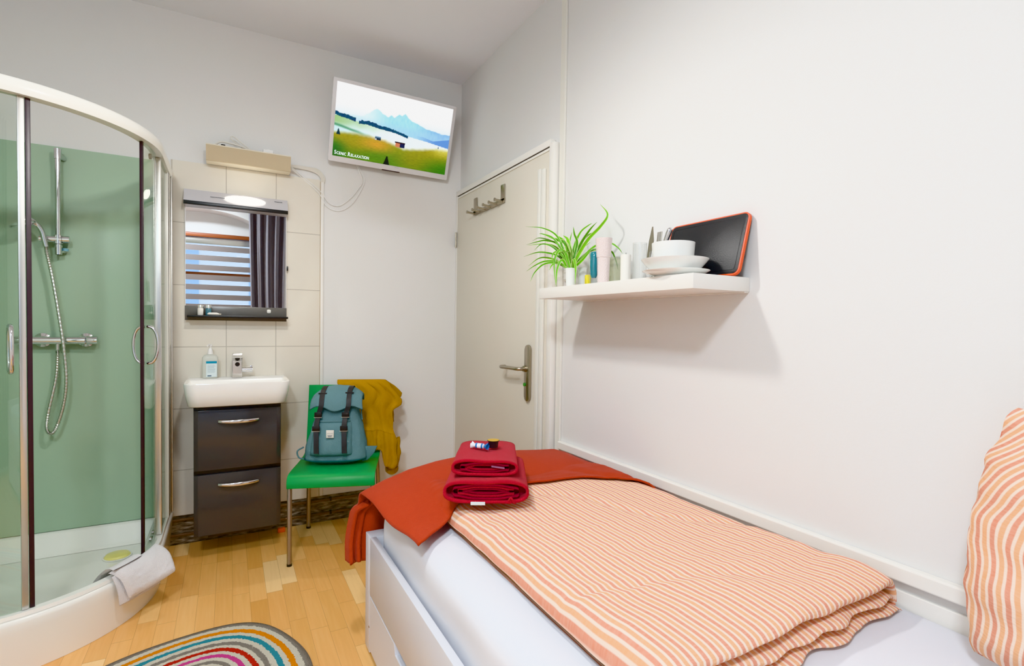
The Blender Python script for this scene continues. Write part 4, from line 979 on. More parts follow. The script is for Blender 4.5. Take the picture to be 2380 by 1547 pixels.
t = thing('sponge', 'yellow sponge standing on the shelf between pot and teal bottle', 'sponge', (-.109, -1.571, SZ))
b = B(); box(b, (-.118, -1.582, SZ + .0005), (-.100, -1.560, SZ + .052), .004); obj('foam_block', b, M['yel'], t)
t = thing('soap_bottle', 'small clear bottle of teal washing-up liquid on the shelf', 'bottle', (-.15, -1.663, SZ))
b = B()
def ov(prof, sx, sy, cx_, cy_, z):
    VR = [[b.verts.new((cx_ + r * sx * math.cos(a), cy_ + r * sy * math.sin(a), z + h)) for a in [2 * PI * k / 28 for k in range(28)]] for r, h in prof]
    for A, D in zip(VR, VR[1:]):
        for k in range(28): b.faces.new((A[k], A[(k + 1) % 28], D[(k + 1) % 28], D[k]))
    b.faces.new(VR[0]); b.faces.new(VR[-1])
ov([(.010, .030), (.0145, .040), (.017, .07), (.017, .118), (.0145, .127), (.012, .129)], .85, .95, -.15, -1.663, SZ); obj('teal_liquid', b, M['tealb'], t)
b = B(); ov([(.012, .0005), (.016, .010), (.021, .04), (.022, .09), (.020, .128), (.014, .140)], .9, .98, -.15, -1.663, SZ); obj('clear_bottle', b, M['tumbler'], t)
tt = circle_thing('pink_tumbler', 'pale pink textured plastic tumbler with flared top on the shelf', 'tumbler', -.128, -1.692, [(0, 0), (.0215, 0), (.0240, .085), (.0248, .104), (.0268, .106), (.0316, .177), (.0302, .177), (.0252, .110), (0, .107)], M['pink'])
tt = circle_thing('tinted_glass', 'pale green tinted drinking glass behind the pink tumbler', 'glass', -.060, -1.676, [(0, 0), (.021, 0), (.0255, .112), (.0245, .112), (.0205, .006), (0, .006)], M['tint'])
tt = circle_thing('pillar_candle', 'ivory cylindrical candle standing on the shelf beside the pink tumbler', 'candle', -.100, -1.785, [(0, 0), (.0185, 0), (.0187, .002), (.0187, .105), (.0175, .108), (0, .106)], M['candle'])
b = B(); tube(b, [(-.10, -1.785, SZ + .106), (-.099, -1.784, SZ + .116)], .0011, 6); obj('wick', b, M['strap'], tt)
tt = circle_thing('drinking_glass', 'clear straight drinking glass standing between ivory candle and plate stack', 'glass', -.160, -1.923, [(0, 0), (.0225, 0), (.0232, .003), (.0236, .127), (.0222, .127), (.0218, .008), (0, .007)], M['tumbler'])
gl2 = circle_thing('cutlery_glass', 'clear glass holding knives and fork behind the white bowl', 'glass', -.100, -1.953, [(0, 0), (.029, 0), (.032, .003), (.034, .100), (.0325, .100), (.0305, .008), (0, .007)], M['tumbler'])
# cutlery standing in that glass
t = thing('table_knife', 'steel table knife with blade upward in the cutlery glass', 'knife', (-.05, -1.88, SZ + .01), group='cutlery in the glass')
b = B(); prism(b, [(-1.860, SZ + .072), (-1.845, SZ + .075), (-1.858, SZ + .150), (-1.872, SZ + .198), (-1.876, SZ + .198), (-1.880, SZ + .150)], 'x', -.0535, -.0515); obj('blade', b, M['steel'], t, smooth=False)
b = B(); tube(b, [(-.0525, -1.853, SZ + .078), (-.047, -1.885, SZ + .012)], [.004, .006], 10); obj('knife_handle', b, M['steel'], t)
t = thing('table_fork', 'steel fork with tines upward in the cutlery glass', 'fork', (-.05, -1.89, SZ + .01), group='cutlery in the glass')
b = B(); tube(b, catmull([(-.046, -1.91, SZ + .012), (-.046, -1.90, SZ + .08), (-.046, -1.893, SZ + .112)], 4), [.003] * 8 + [.004], 8); obj('fork_handle', b, M['steel'], t)
b = B()
for k in range(4): tube(b, catmull([(-.046, -1.893, SZ + .110), (-.045, -1.904 + .0058 * k, SZ + .132), (-.042, -1.907 + .0060 * k, SZ + .178)], 4), [.0026] * 4 + [.0018] * 5, 7)
obj('tines', b, M['steel'], t)
t = thing('table_knife', 'knife with rounded blue-white handle upward in the cutlery glass', 'knife', (-.05, -1.93, SZ + .01), group='cutlery in the glass')
b = B(); tube(b, catmull([(-.046, -1.912, SZ + .10), (-.045, -1.924, SZ + .135), (-.042, -1.938, SZ + .170), (-.040, -1.944, SZ + .186)], 5), [.0055, .006, .0065, .007, .0075, .008, .0085, .009, .009, .0095, .0095, .0095, .009, .008, .006, .002], 12); obj('knife_handle', b, M['chrome'], t)
b = B(); tube(b, [(-.046, -1.912, SZ + .10), (-.047, -1.90, SZ + .012)], [.0045, .003], 8); obj('blade', b, M['steel'], t)
for nm in ('table_knife', 'table_fork', 'table_knife.001'): bpy.data.objects[nm].location += Vector((-.052, -.049, -.010))
# crockery
pz = SZ
t = thing('dinner_plate', 'flat white plate at the bottom of the crockery stack', 'plate', (-.172, -2.095, pz), group='white crockery on the shelf')
b = B(); lathe(b, PS([(0, 0), (.062, 0), (.064, .003), (.090, .010), (.1045, .0165), (.1055, .0185), (.1035, .0190), (.088, .0135), (.062, .0065), (0, .006)], .945), (-.172, -2.095, pz + .0005), 56); obj('plate_body', b, M['porc'], t)
t = thing('deep_plate', 'deep white coupe plate in the middle of the crockery stack', 'plate', (-.172, -2.090, pz + .0085), group='white crockery on the shelf')
b = B(); lathe(b, PS([(0, 0), (.058, 0), (.062, .003), (.084, .020), (.1035, .042), (.1055, .0455), (.1035, .046), (.082, .025), (.058, .007), (0, .006)], .949), (-.172, -2.090, pz + .0085), 56); obj('plate_body', b, M['porc'], t)
t = thing('cereal_bowl', 'white straight-sided bowl on top of the plate stack', 'bowl', (-.172, -2.083, pz + .0165), group='white crockery on the shelf')
b = B(); lathe(b, PS([(0, 0), (.036, 0), (.040, .002), (.056, .020), (.0645, .042), (.0680, .088), (.0655, .088), (.0615, .044), (.052, .024), (.036, .006), (0, .005)], .945), (-.172, -2.083, pz + .0165), 56); obj('bowl_body', b, M['porc'], t)
# cutting board leaning on the wall
t = thing('cutting_board', 'black cutting board with orange edge leaning on the wall behind the plates', 'cutting board', (-.06, -2.08, SZ))
bw, bh, th_ = .308, .196, .010
tilt = math.asin(.050 / bh)
t.matrix_world = Matrix.Translation((-.062, -2.081, SZ + .0022)) @ Matrix.Rotation(PI, 4, 'Z') @ Matrix.Rotation(-tilt, 4, 'Y')
# local: y along wall, z up, -x... board thickness along x
b = B(); prism(b, rrect(bw - .009, bh - .009, .016, 6, 0, bh / 2 + .001), 'x', -.0025, .0025 + .004, .0015); obj('black_surface', b, M['black'], t, local=True)
b = B()
O_ = rrect(bw, bh, .020, 6, 0, bh / 2 + .001); I_ = rrect(bw - .008, bh - .008, .0165, 6, 0, bh / 2 + .001)
VR = [[b.verts.new((x_, p[0], p[1])) for p in Q] for Q, x_ in ((I_, .0060), (O_, .0052), (O_, -.0045), (I_, -.0045))]
n = len(O_)
for A, D in zip(VR, VR[1:] + VR[:1]):
    for k in range(n): b.faces.new((A[k], A[(k + 1) % n], D[(k + 1) % n], D[k]))
obj('orange_edge', b, M['orange'], t, local=True)
b = B(); G_ = rrect(bw - .030, bh - .030, .010, 5, 0, bh / 2 + .001); G2 = rrect(bw - .034, bh - .034, .009, 5, 0, bh / 2 + .001)
A = [b.verts.new((.0067, p[0], p[1])) for p in G_]; D = [b.verts.new((.0067, p[0], p[1])) for p in G2]
for k in range(len(A)): b.faces.new((A[k], A[(k + 1) % len(A)], D[(k + 1) % len(A)], D[k]))
obj('juice_groove', b, mat('groove_black', rgb(20, 20, 22), .5), t, local=True)

# ------------------------------------------------------------------ bed
BX = -.925
t = thing('day_bed', 'white lacquered drawer bed along the right wall', 'bed', (-.47, -2.35, 0))
b = B(); box(b, (BX, -1.400, .012), (-.012, -1.335, .430), .002); obj('end_panel', b, M['bed'], t)
b = B(); box(b, (BX, -3.56, .012), (-.026, -3.50, .60), .002); obj('head_panel', b, M['bed'], t)
b = B(); box(b, (BX, -3.499, .225), (BX + .022, -1.401, .432), .0015); obj('side_rail', b, M['bed'], t)
b = B(); box(b, (BX + .024, -3.499, .27), (-.03, -1.401, .30)); obj('slatted_base', b, M['bed'], t)
b = B(); box(b, (-.046, -3.499, .03), (-.028, -1.401, .269), .0015); obj('rear_rail', b, M['bed'], t)
for y0, y1 in ((-2.375, -1.408), (-3.492, -2.381)):
    b = B(); 
    # drawer front with a slot-shaped grip cut in its top edge
    s0, s1 = y1 - .305, y1 - .62
    pts = [(y1, .028), (y1, .221), (s0, .221), (s0 - .012, .190), (s1 + .012, .190), (s1, .221), (y0, .221), (y0, .028)]
    prism(b, pts, 'x', BX - .0005, BX + .018, .001); dr = obj('drawer', b, M['bed'], t, smooth=False)
    b = B(); box(b, (BX + .0182, s1 - .01, .15), (BX + .0212, s0 + .01, .2235)); obj('grip_recess', b, mat('grey_blue_recess', rgb(130, 136, 150), .6), dr)
b = B(); tube(b, [(BX - .001, -1.395, .105), (BX + .001, -1.395, .105)], .004, 10); obj('screw_cover', b, mat('brown_screw_cover', rgb(150, 110, 70), .6), t)
# mattress
t = thing('mattress', 'white sheet-covered mattress lying in the drawer bed', 'mattress', (-.46, -2.38, .302))
X0, X1, Y0, Y1, Z0, Z1 = -.890, -.0125, -3.49, -1.408, .304, .570
def matt(u, v):
    # superellipse shell: u around section (x,z), v along y
    a = 2 * PI * u; cx_, cz_ = (X0 + X1) / 2, (Z0 + Z1) / 2
    y = Y0 + (Y1 - Y0) * v; d = min(v, 1 - v) * (Y1 - Y0); e = math.sqrt(max(0, 1 - max(0, 1 - d / .06) ** 2.2)) if d < .06 else 1
    hx = (X1 - X0) / 2 - .05 * (1 - e); hz = ((Z1 - Z0) / 2) * (.45 + .55 * e)
    q_ = .22 if math.cos(a) < 0 else .05; x = cx_ + hx * sup(a, q_) ; z = cz_ + hz * sus(a, .36 if math.cos(a) < 0 else .10)
    if z > cz_: z += .004 * ns(x * 3, y * 3) * e
    if x < cx_ - hx * .9: x += .006 * ns(y * 4, z * 9, 3)
    return Vector((x, y, z))
b = B(); vv = [0] + [.5 * (k / 14) ** 2 * .12 for k in range(1, 14)] ; 
NVv = [0, .002, .005, .009, .014, .02, .028] + [.04 + .92 * k / 40 for k in range(41)] + [.972, .98, .986, .991, .995, .998, 1]
def mattg(u, w): 
    k = w * (len(NVv) - 1); return matt(u, NVv[int(round(k))])
V = grid(b, 120, len(NVv), mattg, close_u=True); b.faces.new([q[0] for q in V][::-1]); b.faces.new([q[-1] for q in V]); obj('sheet_cover', b, M['sheet'], t, ang=1.5)

# duvet --------------------------------------------------------------
DX0, DX1, DYF, DYB = -.778, -.052, -2.665, -1.395
def dfall(x):   # edge profile over the width
    d = min(x - DX0, (DX1 - x) * 1.3); q = max(0, min(1, d / .055)); return .30 + .70 * math.sqrt(max(0, 1 - (1 - q) ** 2.4))
def dtop(x, y):
    e = dfall(x); z = .574 + .071 * e
    z += e * (.006 * ns(x * 5, y * 6, 1.5) + .0022 * ns(x * 12, y * 16, 4) + .0022 * ns(x * 3 + 9, y * 34, 7) - .006 * max(0, 1 - abs(ns(x * 2.2 + 4, y * 3.1, 3.3)) * 9))
    z -= .016 * sm(-1.75, -1.40, y)
    z += e * .016 * sm(-2.25, -2.60, y)
    return z
dprof = []   # (y, relative height 0..1 of the local thickness, mode)
yy = DYB
for k in range(70): dprof.append((DYB + (DYF + .055 - DYB) * k / 69, 1.0))
for a in range(1, 13): q = PI * a / 12 ; dprof.append((DYF + .055 - .055 * math.sin(q) ** .8 if a < 12 else DYF + .05, .80 + .20 * math.cos(q) if a <= 12 else .6))
dprof += [(DYF + .062, .585), (DYF + .068, .565)]
for a in range(0, 11): q = PI * a / 10; dprof.append((DYF + .066 - .072 * math.sin(q) ** .8, .40 + .155 * math.cos(q)))
dprof += [(DYF + .075, .225)]
for a in range(0, 11): q = PI * a / 10; dprof.append((DYF + .072 - .086 * math.sin(q) ** .8, .115 + .10 * math.cos(q)))
dprof += [(DYF + .12, .012), (DYB, .010)]
t = thing('duvet', 'orange and white striped duvet folded flat across the bed', 'duvet', (-.43, -2.05, .574))
b = B(); nx = 110; ny = len(dprof)
def ux(u):   # denser columns near both long edges
    k = u * (nx - 1)
    if k < 14: return (1 - math.cos(k / 14 * PI / 2)) * .075
    if k > nx - 15: return 1 - (1 - math.cos((nx - 1 - k) / 14 * PI / 2)) * .075
    return .075 + .85 * (k - 14) / (nx - 29)
def duv(u, v):
    x = DX0 + (DX1 - DX0) * ux(u)
    y, h = dprof[int(round(v * (ny - 1)))]
    zt = dtop(x, y); e = dfall(x); zc = .574
    z = .5725 + (zt - .5725) * h
    wob = sm(DYF + .12, DYF + .06, y)
    y2 = y + wob * (.010 * ns(x * 7, h * 3, 2) + (.018 * ns(x * 11, h * 2, 6) if h < .6 else 0) + (.022 * max(0, ns(x * 9, 3.0)) if h < .25 else 0))
    cornerx = sm(-.16, -.055, x) * sm(DYF + .10, DYF, y)
    y2 += .01 * cornerx; 
    if wob > 0 and .0 < h < .9: z += wob * .006 * ns(x * 13, h * 5, 8) * min(1, h * 4)
    # left edge tapers in slightly under its roll
    x2 = x + (.010 * ns(y * 3.2, 1.0) + .006 * ns(y * 9, 2.0)) * (1 if abs(x - DX0) < .15 else .3)
    if h < .55: x2 += .012 * sm(-.7, -.8, x)
    if u < .0005 or u > .9995: z = min(z, .5745 + .02 * h)
    return Vector((min(x2, -.034), y2, max(z, .5735)))
def duvuv(u, v):
    x = DX0 + (DX1 - DX0) * u; k = min(ny - 1, int(round(v * (ny - 1)))); return (DX0 + (DX1 - DX0) * ux(u) + .022 * (1 - dfall(DX0 + (DX1 - DX0) * ux(u))) * (-1 if u < .5 else 1), dprof[k][0] * .6 - (0 if k < 70 else (k - 70) * .006))
grid(b, nx, ny, duv, uv=duvuv)
obj('duvet_cover', b, stripe_mat('striped_seersucker_duvet', .029, .022), t, ang=2.5)

# red fleece blanket across the foot ------------------------------------
t = thing('blanket', 'rust red fleece blanket spread across the foot of the bed', 'blanket', (-.5, -1.6, .58))
def lerpl(P, x):
    if x <= P[0][0]: return P[0][1]
    for (x0, y0), (x1, y1) in zip(P, P[1:]):
        if x <= x1: return y0 + (y1 - y0) * (x - x0) / (x1 - x0)
    return P[-1][1]
crest = [(-.97, .566), (-.93, .586), (-.86, .615), (-.77, .641), (-.66, .658), (-.55, .666), (-.30, .664), (-.12, .652), (-.06, .632), (-.03, .606), (-.0, .59)]
near = [(-.95, -1.875), (-.905, -1.88), (-.88, -1.86), (-.80, -1.80), (-.70, -1.76), (-.55, -1.735), (-.41, -1.73), (-.25, -1.745), (-.13, -1.80), (-.08, -1.88), (-.03, -1.97)]
def bl_x(u, y):
    xl = -.912 - .035 * sm(-1.80, -1.42, y) + .006 * math.sin(y * 16); xr = -.026 + .0 * y
    return xl + (xr - xl) * u
def bl_h(x, y):
    c_ = lerpl(crest, x); m0 = .572 - .06 * sm(-.890, -.945, x)
    d_ = dtop(min(max(x, DX0), DX1), y) if DX0 <= x <= DX1 else 0
    base = m0 + .010
    k = sm(-1.90, -1.70, y) if x < DX0 else 1
    z = max(base, base + (c_ + .004 - base) * (.35 + .65 * sm(-1.95, -1.40, y)), d_ + .009)
    z += .0025 * ns(x * 5, y * 6, 9) + .002 * math.sin(x * 9 + y * 14)
    return max(z, d_ + .007, base - .002)
def blk(u, v):
    if v <= .70:
        k = v / .70; yn = lerpl(near, bl_x(u, -1.7)) + .004 * math.sin(u * 40); y = yn + (-1.372 - yn) * k
        x = bl_x(u, y); z = bl_h(x, y)
        if x > -.045: z -= .6 * (x + .045) ; x = min(x, -.030)
        return Vector((x, y, z))
    k = (v - .70) / .30
    x = bl_x(u, -1.372); z0 = bl_h(x, -1.372)
    a = min(1, k / .28); drop = max(0, (k - .28) / .72)
    y = -1.372 + .054 * math.sin(a * PI / 2); z = z0 - .05 * (1 - math.cos(a * PI / 2)) - drop * (.235 + .02 * math.sin(u * 12))
    xl = sm(.30, .0, u)
    y += drop ** .5 * (.012 + .012 * math.sin(u * 60) + .010 * xl) ; x += -.022 * xl * drop ** .7 - .006 * xl * math.sin(drop * PI)
    return Vector((x, max(y, -1.322 if drop > .1 else y), z))
b = B(); grid(b, 120, 90, blk); o = obj('fleece', b, M['blank'], t, ang=2.5); md = o.modifiers.new('thick', 'SOLIDIFY'); md.thickness = .006; md.offset = 1
# second layer of the folded blanket showing at the hanging corner
b = B()
def hang(u, v):
    x = -.962 + .055 * u - .022 * sm(0, .8, v); z = .555 - .245 * v - .02 * (1 - u) * sm(.2, 0, v)
    y = -1.300 + .020 * math.cos(u * PI * 4) + .018 * math.sin(v * 2.6)
    if v < .25: x += .028 * (1 - v / .25) ** 1.5; y -= .040 * (1 - v / .25)
    return Vector((x, y, z))
grid(b, 40, 30, hang); o = obj('hanging_corner', b, M['blank'], t, ang=2.5); md = o.modifiers.new('thick', 'SOLIDIFY'); md.thickness = .010; md.offset = 0

# folded towels -----------------------------------------------------------
def towel(name, label, org, yaw, w, d, h, turns, tk, seed):
    tt = thing(name, label, 'towel', org, (0, 0, yaw), group='folded red towels')
    random.seed(seed)
    # outer skin: flattened loop swept in depth; open front shows the rolled layers
    def loop(wd, ht, zc, y, k=0):
        out = []
        N = 44
        for i in range(N):
            a = 2 * PI * i / N
            out.append(Vector((wd / 2 * sup(a, .55), y, zc + ht / 2 * sus(a, .75))))
        return out
    b = B(); cols = 16; VR = []
    for j in range(cols + 1):
        s = j / cols; y = d * s
        e = 1 - .10 * (1 - min(1, (1 - s) / .12)) ** 2
        L_ = []
        for p in loop(w * (1 - .04 * s), h * e * (1 - .06 * s), h / 2, y):
            q = Vector((p.x, p.y + .006 * ns(p.x * 14, p.z * 22, seed) * (1 if s < .05 else 0), p.z))
            if q.z > h / 2: q.z += .006 * ns(q.x * 7, s * 3, seed) - .008 * sm(.3, 0, abs(q.x) / w) * (.5 + .5 * ns(s * 4, seed)) 
            q.z = max(q.z, .001); L_.append(b.verts.new(q))
        VR.append(L_)
    for A, D in zip(VR, VR[1:]):
        for k in range(len(A)): b.faces.new((A[k], A[(k + 1) % len(A)], D[(k + 1) % len(A)], D[k]))
    b.faces.new(VR[-1])
    # thick lip around the front opening then recess
    lip = [b.verts.new(Vector((v.co.x * (1 - 2 * tk / w), v.co.y + .002, h / 2 + (v.co.z - h / 2) * (1 - 2 * tk / h)))) for v in VR[0]]
    rec = [b.verts.new(Vector((v.co.x, v.co.y + .035, v.co.z))) for v in lip]
    for A, D in ((VR[0], lip), (lip, rec)):
        for k in range(len(A)): b.faces.new((A[k], A[(k + 1) % len(A)], D[(k + 1) % len(A)], D[k]))
    bod = obj('outer_fold', b, M['red'], tt, local=True, ang=2.2)
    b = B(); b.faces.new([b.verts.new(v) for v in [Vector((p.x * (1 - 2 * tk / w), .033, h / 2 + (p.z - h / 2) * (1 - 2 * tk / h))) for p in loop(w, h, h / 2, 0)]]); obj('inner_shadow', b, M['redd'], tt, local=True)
    for q in range(turns):
        f = 1 - (q + 1) * (.27 if turns > 2 else .34)
        b = B(); ww, hh = (w - 2 * tk) * (f * .45 + .5), (h - 2 * tk) * f
        pts = [Vector((ww / 2 * sup(a, .5), 0, h / 2 + hh / 2 * sus(a, .8) + .002 * math.sin(a * 5))) for a in [PI * .1 + 2 * PI * .92 * k / 50 for k in range(51)]]
        rows = [[b.verts.new(p + Vector((0, .004 + .004 * q + dy, dz))) for dy, dz in ((0, tk * .32), (0, -tk * .32), (.028, -tk * .32), (.028, tk * .32))] for p in pts]
        for A, D in zip(rows, rows[1:]):
            for k in range(4): b.faces.new((A[k], A[(k + 1) % 4], D[(k + 1) % 4], D[k]))
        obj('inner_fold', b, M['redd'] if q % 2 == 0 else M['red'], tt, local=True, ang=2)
    return tt
BYAW = math.radians(-28)
TB = Vector((-.700, -1.878, .668)); 
tb = towel('bath_towel', 'large folded red bath towel at the bottom of the pair on the bed', TB, BYAW, .256, .345, .068, 3, .0085, 3)
b = B(); box(b, (-.045, -.004, -.003), (-.002, -.0015, .007), .001); obj('care_label', b, M['labelw'], tb, local=True)
b = B(); tube(b, catmull([(.068, -.002, .012), (.074, -.010, .022), (.082, -.010, .010), (.086, -.002, .004)], 5), .003, 8); obj('hanging_loop', b, M['red'], tb, local=True)
TM = Matrix.Translation(TB) @ Matrix.Rotation(BYAW, 4, 'Z')
TS = TM @ Vector((-.006, .040, .0705))
ts = towel('hand_towel', 'smaller folded red hand towel on top of the bath towel', TS, BYAW, .204, .290, .050, 2, .008, 8)
b = B(); prism(b, [(.020, .028), (.060, .023), (.060, .027), (.020, .032)], 'y', .001, .006); obj('care_label', b, mat('mauve_label', rgb(150, 100, 130), .7), ts, local=True)
SM = Matrix.Translation(TS) @ Matrix.Rotation(BYAW, 4, 'Z')
p = SM @ Vector((.022, .150, .0535))
t = thing('coffee_capsule', 'black coffee capsule with gold lid on the hand towel', 'capsule', p)
b = B(); lathe(b, [(0, 0), (.0150, 0), (.0155, .002), (.0175, .021), (.0205, .022), (.0205, .024), (0, .024)], p, 28); obj('capsule_cup', b, M['black'], t)
b = B(); lathe(b, [(0, .0242), (.0195, .0242), (.0195, .0250), (0, .0252)], p, 28); obj('foil_lid', b, M['gold'], t)
p = SM @ Vector((-.022, .130, .0545))
t = thing('wrapped_candy', 'blue and white wrapped candy beside the coffee capsule', 'candy', p, (0, 0, math.radians(-52)))
wrapm = mat('candy_white_wrapper', rgb(236, 238, 244), .25)
b = B(); tube(b, [(-.017, 0, .008), (-.014, 0, .008), (.014, 0, .008), (.017, 0, .008)], [.004, .0085, .0085, .004], 16); obj('wrapper_body', b, wrapm, t, local=True)
for s in (-1, 1):
    b = B(); grid(b, 20, 5, lambda u, v: Vector((s * (.016 + .013 * v), (.003 + .010 * v) * math.cos(2 * PI * u), .008 + (.003 + .007 * v) * math.sin(2 * PI * u) * (1 + .3 * math.cos(10 * PI * u)))), close_u=True); obj('twisted_end', b, M['blue'] if s > 0 else wrapm, t, local=True)
for x in (-.010, .010):
    b = B(); tube(b, [(x - .0028, 0, .008), (x + .0028, 0, .008)], .0089, 16); obj('blue_band', b, M['blue'], t, local=True)

# pillow --------------------------------------------------------------------
t = thing('pillow', 'orange and white striped pillow leaning upright against the right wall', 'pillow', (-.12, -3.08, .575))
PW, PH, PT = .60, .475, .26
def pil(u, v, s):
    a, c_ = 2 * u - 1, 2 * v - 1
    edge = max(0, 1 - abs(a) ** 2.4) ** .55 * max(0, 1 - abs(c_) ** 2.6) ** .55
    y = -3.085 + a * PW / 2 - .040 * (c_ + 1) / 2 + .012 * (1 - c_ * c_) * (1 if a < 0 else .3)
    y += -a * .030 * max(0, c_) ** 3 - a * .020 * max(0, -c_) ** 3 - .02 * max(0, -c_)
    z = .585 + (c_ + 1) / 2 * PH - .022 * (1 - a * a) * max(0, c_)
    z += .012 * a * a * max(0, -c_) ** 2
    x = -.135 + .055 * (c_ + 1) / 2 + s * PT / 2 * edge * (1.0 - .22 * c_)
    wr = .010 * ns(a * 3, c_ * 5, 5) + .014 * ns(a * 2 + c_ * 5, c_ * 2 - a * 4, 8) * sm(-.2, .8, c_) + .008 * math.sin(7 * c_ + 5 * a) * sm(-.2, -.9, a) * edge
    x += s * wr; y += .010 * ns(c_ * 6, a * 3, 2) * sm(.4, 1, a)
    return Vector((min(x, -.026), y, max(z, .580)))
b = B()
for s in (-1, 1): grid(b, 60, 60, lambda u, v: pil(u, v, s), uv=lambda u, v: (u * PW + .16 * sm(.45, 1.0, v) * v + .03 * math.sin(v * 5), v * PH))
bmesh.ops.remove_doubles(b, verts=b.verts[:], dist=.0005)
obj('pillowcase', b, stripe_mat('striped_seersucker_pillow', .027, .03), t, ang=2.5)

# ------------------------------------------------------------------ rug
def rug_mat():
    m = mat('striped_tufted_rug', rgb(200, 200, 180), .95, spec=.1, bump=.8, bscale=260); g = NG(m)
    tc = g.n('ShaderNodeTexCoord'); sp = g.n('ShaderNodeSeparateXYZ'); g.l(tc.outputs['Object'], sp.inputs[0])
    nz = g.n('ShaderNodeTexNoise'); nz.inputs['Scale'].default_value = 110; g.l(tc.outputs['Object'], nz.inputs['Vector'])
    uvn = g.n('ShaderNodeUVMap'); s2 = g.n('ShaderNodeSeparateXYZ'); g.l(uvn.outputs[0], s2.inputs[0])
    r = g.math('ADD', s2.outputs[0], g.math('MULTIPLY', g.math('SUBTRACT', nz.outputs['Fac'], .5), .014))
    rp = g.n('ShaderNodeValToRGB'); g.l(r, rp.inputs[0]); rp.color_ramp.interpolation = 'CONSTANT'
    gy, wh, og, tl, rd, pk = rgb(134, 126, 116), rgb(216, 208, 188), rgb(222, 124, 28), rgb(62, 134, 150), rgb(178, 40, 32), rgb(206, 78, 138)
    # u = distance from rug edge in metres (0..0.45)
    L_ = [(0, gy), (.022, wh), (.044, og), (.065, wh), (.083, tl), (.103, wh), (.122, gy), (.141, wh), (.158, rd), (.176, wh), (.194, pk), (.211, wh), (.229, gy), (.247, wh), (.27, og), (.29, wh)]
    e = rp.color_ramp.elements
    e[0].position = 0; e[0].color = gy; e[1].position = 1; e[1].color = wh
    for p_, c_ in L_[1:]: q = e.new(p_ * 2); q.color = c_
    mul = g.math('MULTIPLY', r, 2.0); g.l(mul, rp.inputs[0])
    g.l(rp.outputs[0], g.b.inputs['Base Color']); return m
t = thing('oval_rug', 'oval tufted rug with grey, orange, teal, red and pink rings on the floor', 'rug', (-1.70, -1.67, 0.0005))
ra, rb, rth = .78, .47, .99
b = B(); NR = 40; NA = 160; lay = b.loops.layers.uv.verify(); rings = []
def rp_(k, a, z):
    f = k; x = (ra - f) * math.cos(a); y = max(.0, (rb - f)) * math.sin(a)
    wob = 1 + .012 * math.sin(a * 7 + 1) * (1 if f < .02 else .5)
    x *= wob; y *= wob; c_, s_ = math.cos(rth), math.sin(rth)
    return Vector((-1.70 + x * c_ - y * s_, -1.668 + x * s_ + y * c_, z))
offs = [-.0, -.0] + [.46 * k / 30 for k in range(31)]
zs = [.001, .007] + [.0115 + .002 * min(1, k / 2) for k in range(31)]
rings = [[b.verts.new(rp_(f, 2 * PI * i / NA, z)) for i in range(NA)] for f, z in zip(offs, zs)]
for j in range(len(rings) - 1):
    for i in range(NA):
        f_ = b.faces.new((rings[j][i], rings[j][(i + 1) % NA], rings[j + 1][(i + 1) % NA], rings[j + 1][i]))
        for lp, fo in zip(f_.loops, (offs[j], offs[j], offs[j + 1], offs[j + 1])): lp[lay].uv = (fo, 0)
obj('tufted_pile', b, rug_mat(), t, ang=2)

# ------------------------------------------------------------------ window blind and curtain (seen in the mirror)
t = thing('window_blind', 'taupe banded roller blind hanging in the arched window', 'blind', (-1.6, -4.09, 1.0))
b = B(); box(b, (-2.30, -4.115, 2.118), (-1.02, -4.085, 2.196), .006); obj('blind_cassette', b, M['alu'], t)
b = B()
z = 2.105
for k in range(11): box(b, (-2.28, -4.1015, z - .066), (-1.04, -4.0995, z)); z -= .118
obj('fabric_bands', b, M['blind'], t, smooth=False)
b = B(); tube(b, [(-2.28, -4.10, .99), (-1.04, -4.10, .99)], .012, 10); obj('bottom_bar', b, M['alu'], t)
b = B(); box(b, (-2.42, -4.13, 2.200), (-.98, -4.06, 2.240), .003); tag(obj('curtain_pole_board', b, M['wood']), 'brown wooden pelmet board across the top of the window niche', 'pelmet')
t = thing('curtain', 'dark grey pleated curtain hanging at the side of the window', 'curtain', (-.95, -3.9, .04))
b = B()
def cur(u, v):
    x = -1.150 + .40 * u; z = .05 + 2.66 * v
    y = -3.90 + .042 * math.sin(u * 26 + .6 * math.sin(v * 3)) + .012 * math.sin(u * 61)
    return Vector((x + .015 * math.sin(v * 4 + u * 3), y, z))
grid(b, 130, 24, cur); o = obj('pleated_cloth', b, M['curt'], t, ang=2)
b = B(); tube(b, [(-2.5, -3.90, 2.735), (-.5, -3.90, 2.735)], .012, 12)
tag(obj('curtain_rod', b, M['alu']), 'metal curtain rod under the ceiling above the window', 'curtain rod')

# pale house front across the street, seen between the blind bands
t = thing('street_facade', 'pale rendered house front across the street outside the window', 'building', (-2, -9, -2))
b = B(); box(b, (-9, -9.2, -3), (5, -9, 4.4)); obj('wall_face', b, mat('pale_render', rgb(226, 232, 240), .8), t, smooth=False)
for fx in (-6.4, -4.6, -2.8, -1.0, .8):
    for fz in (-1.2, 1.1):
        b = B(); box(b, (fx, -9.0, fz), (fx + .9, -8.97, fz + 1.5)); fw_ = obj('window_pane', b, mat('sky_blue_pane', rgb(150, 182, 216), .2), t, smooth=False)
        b = B(); box(b, (fx + .42, -8.97, fz), (fx + .48, -8.95, fz + 1.5)); obj('mullion', b, M['whitepl'], fw_, smooth=False)

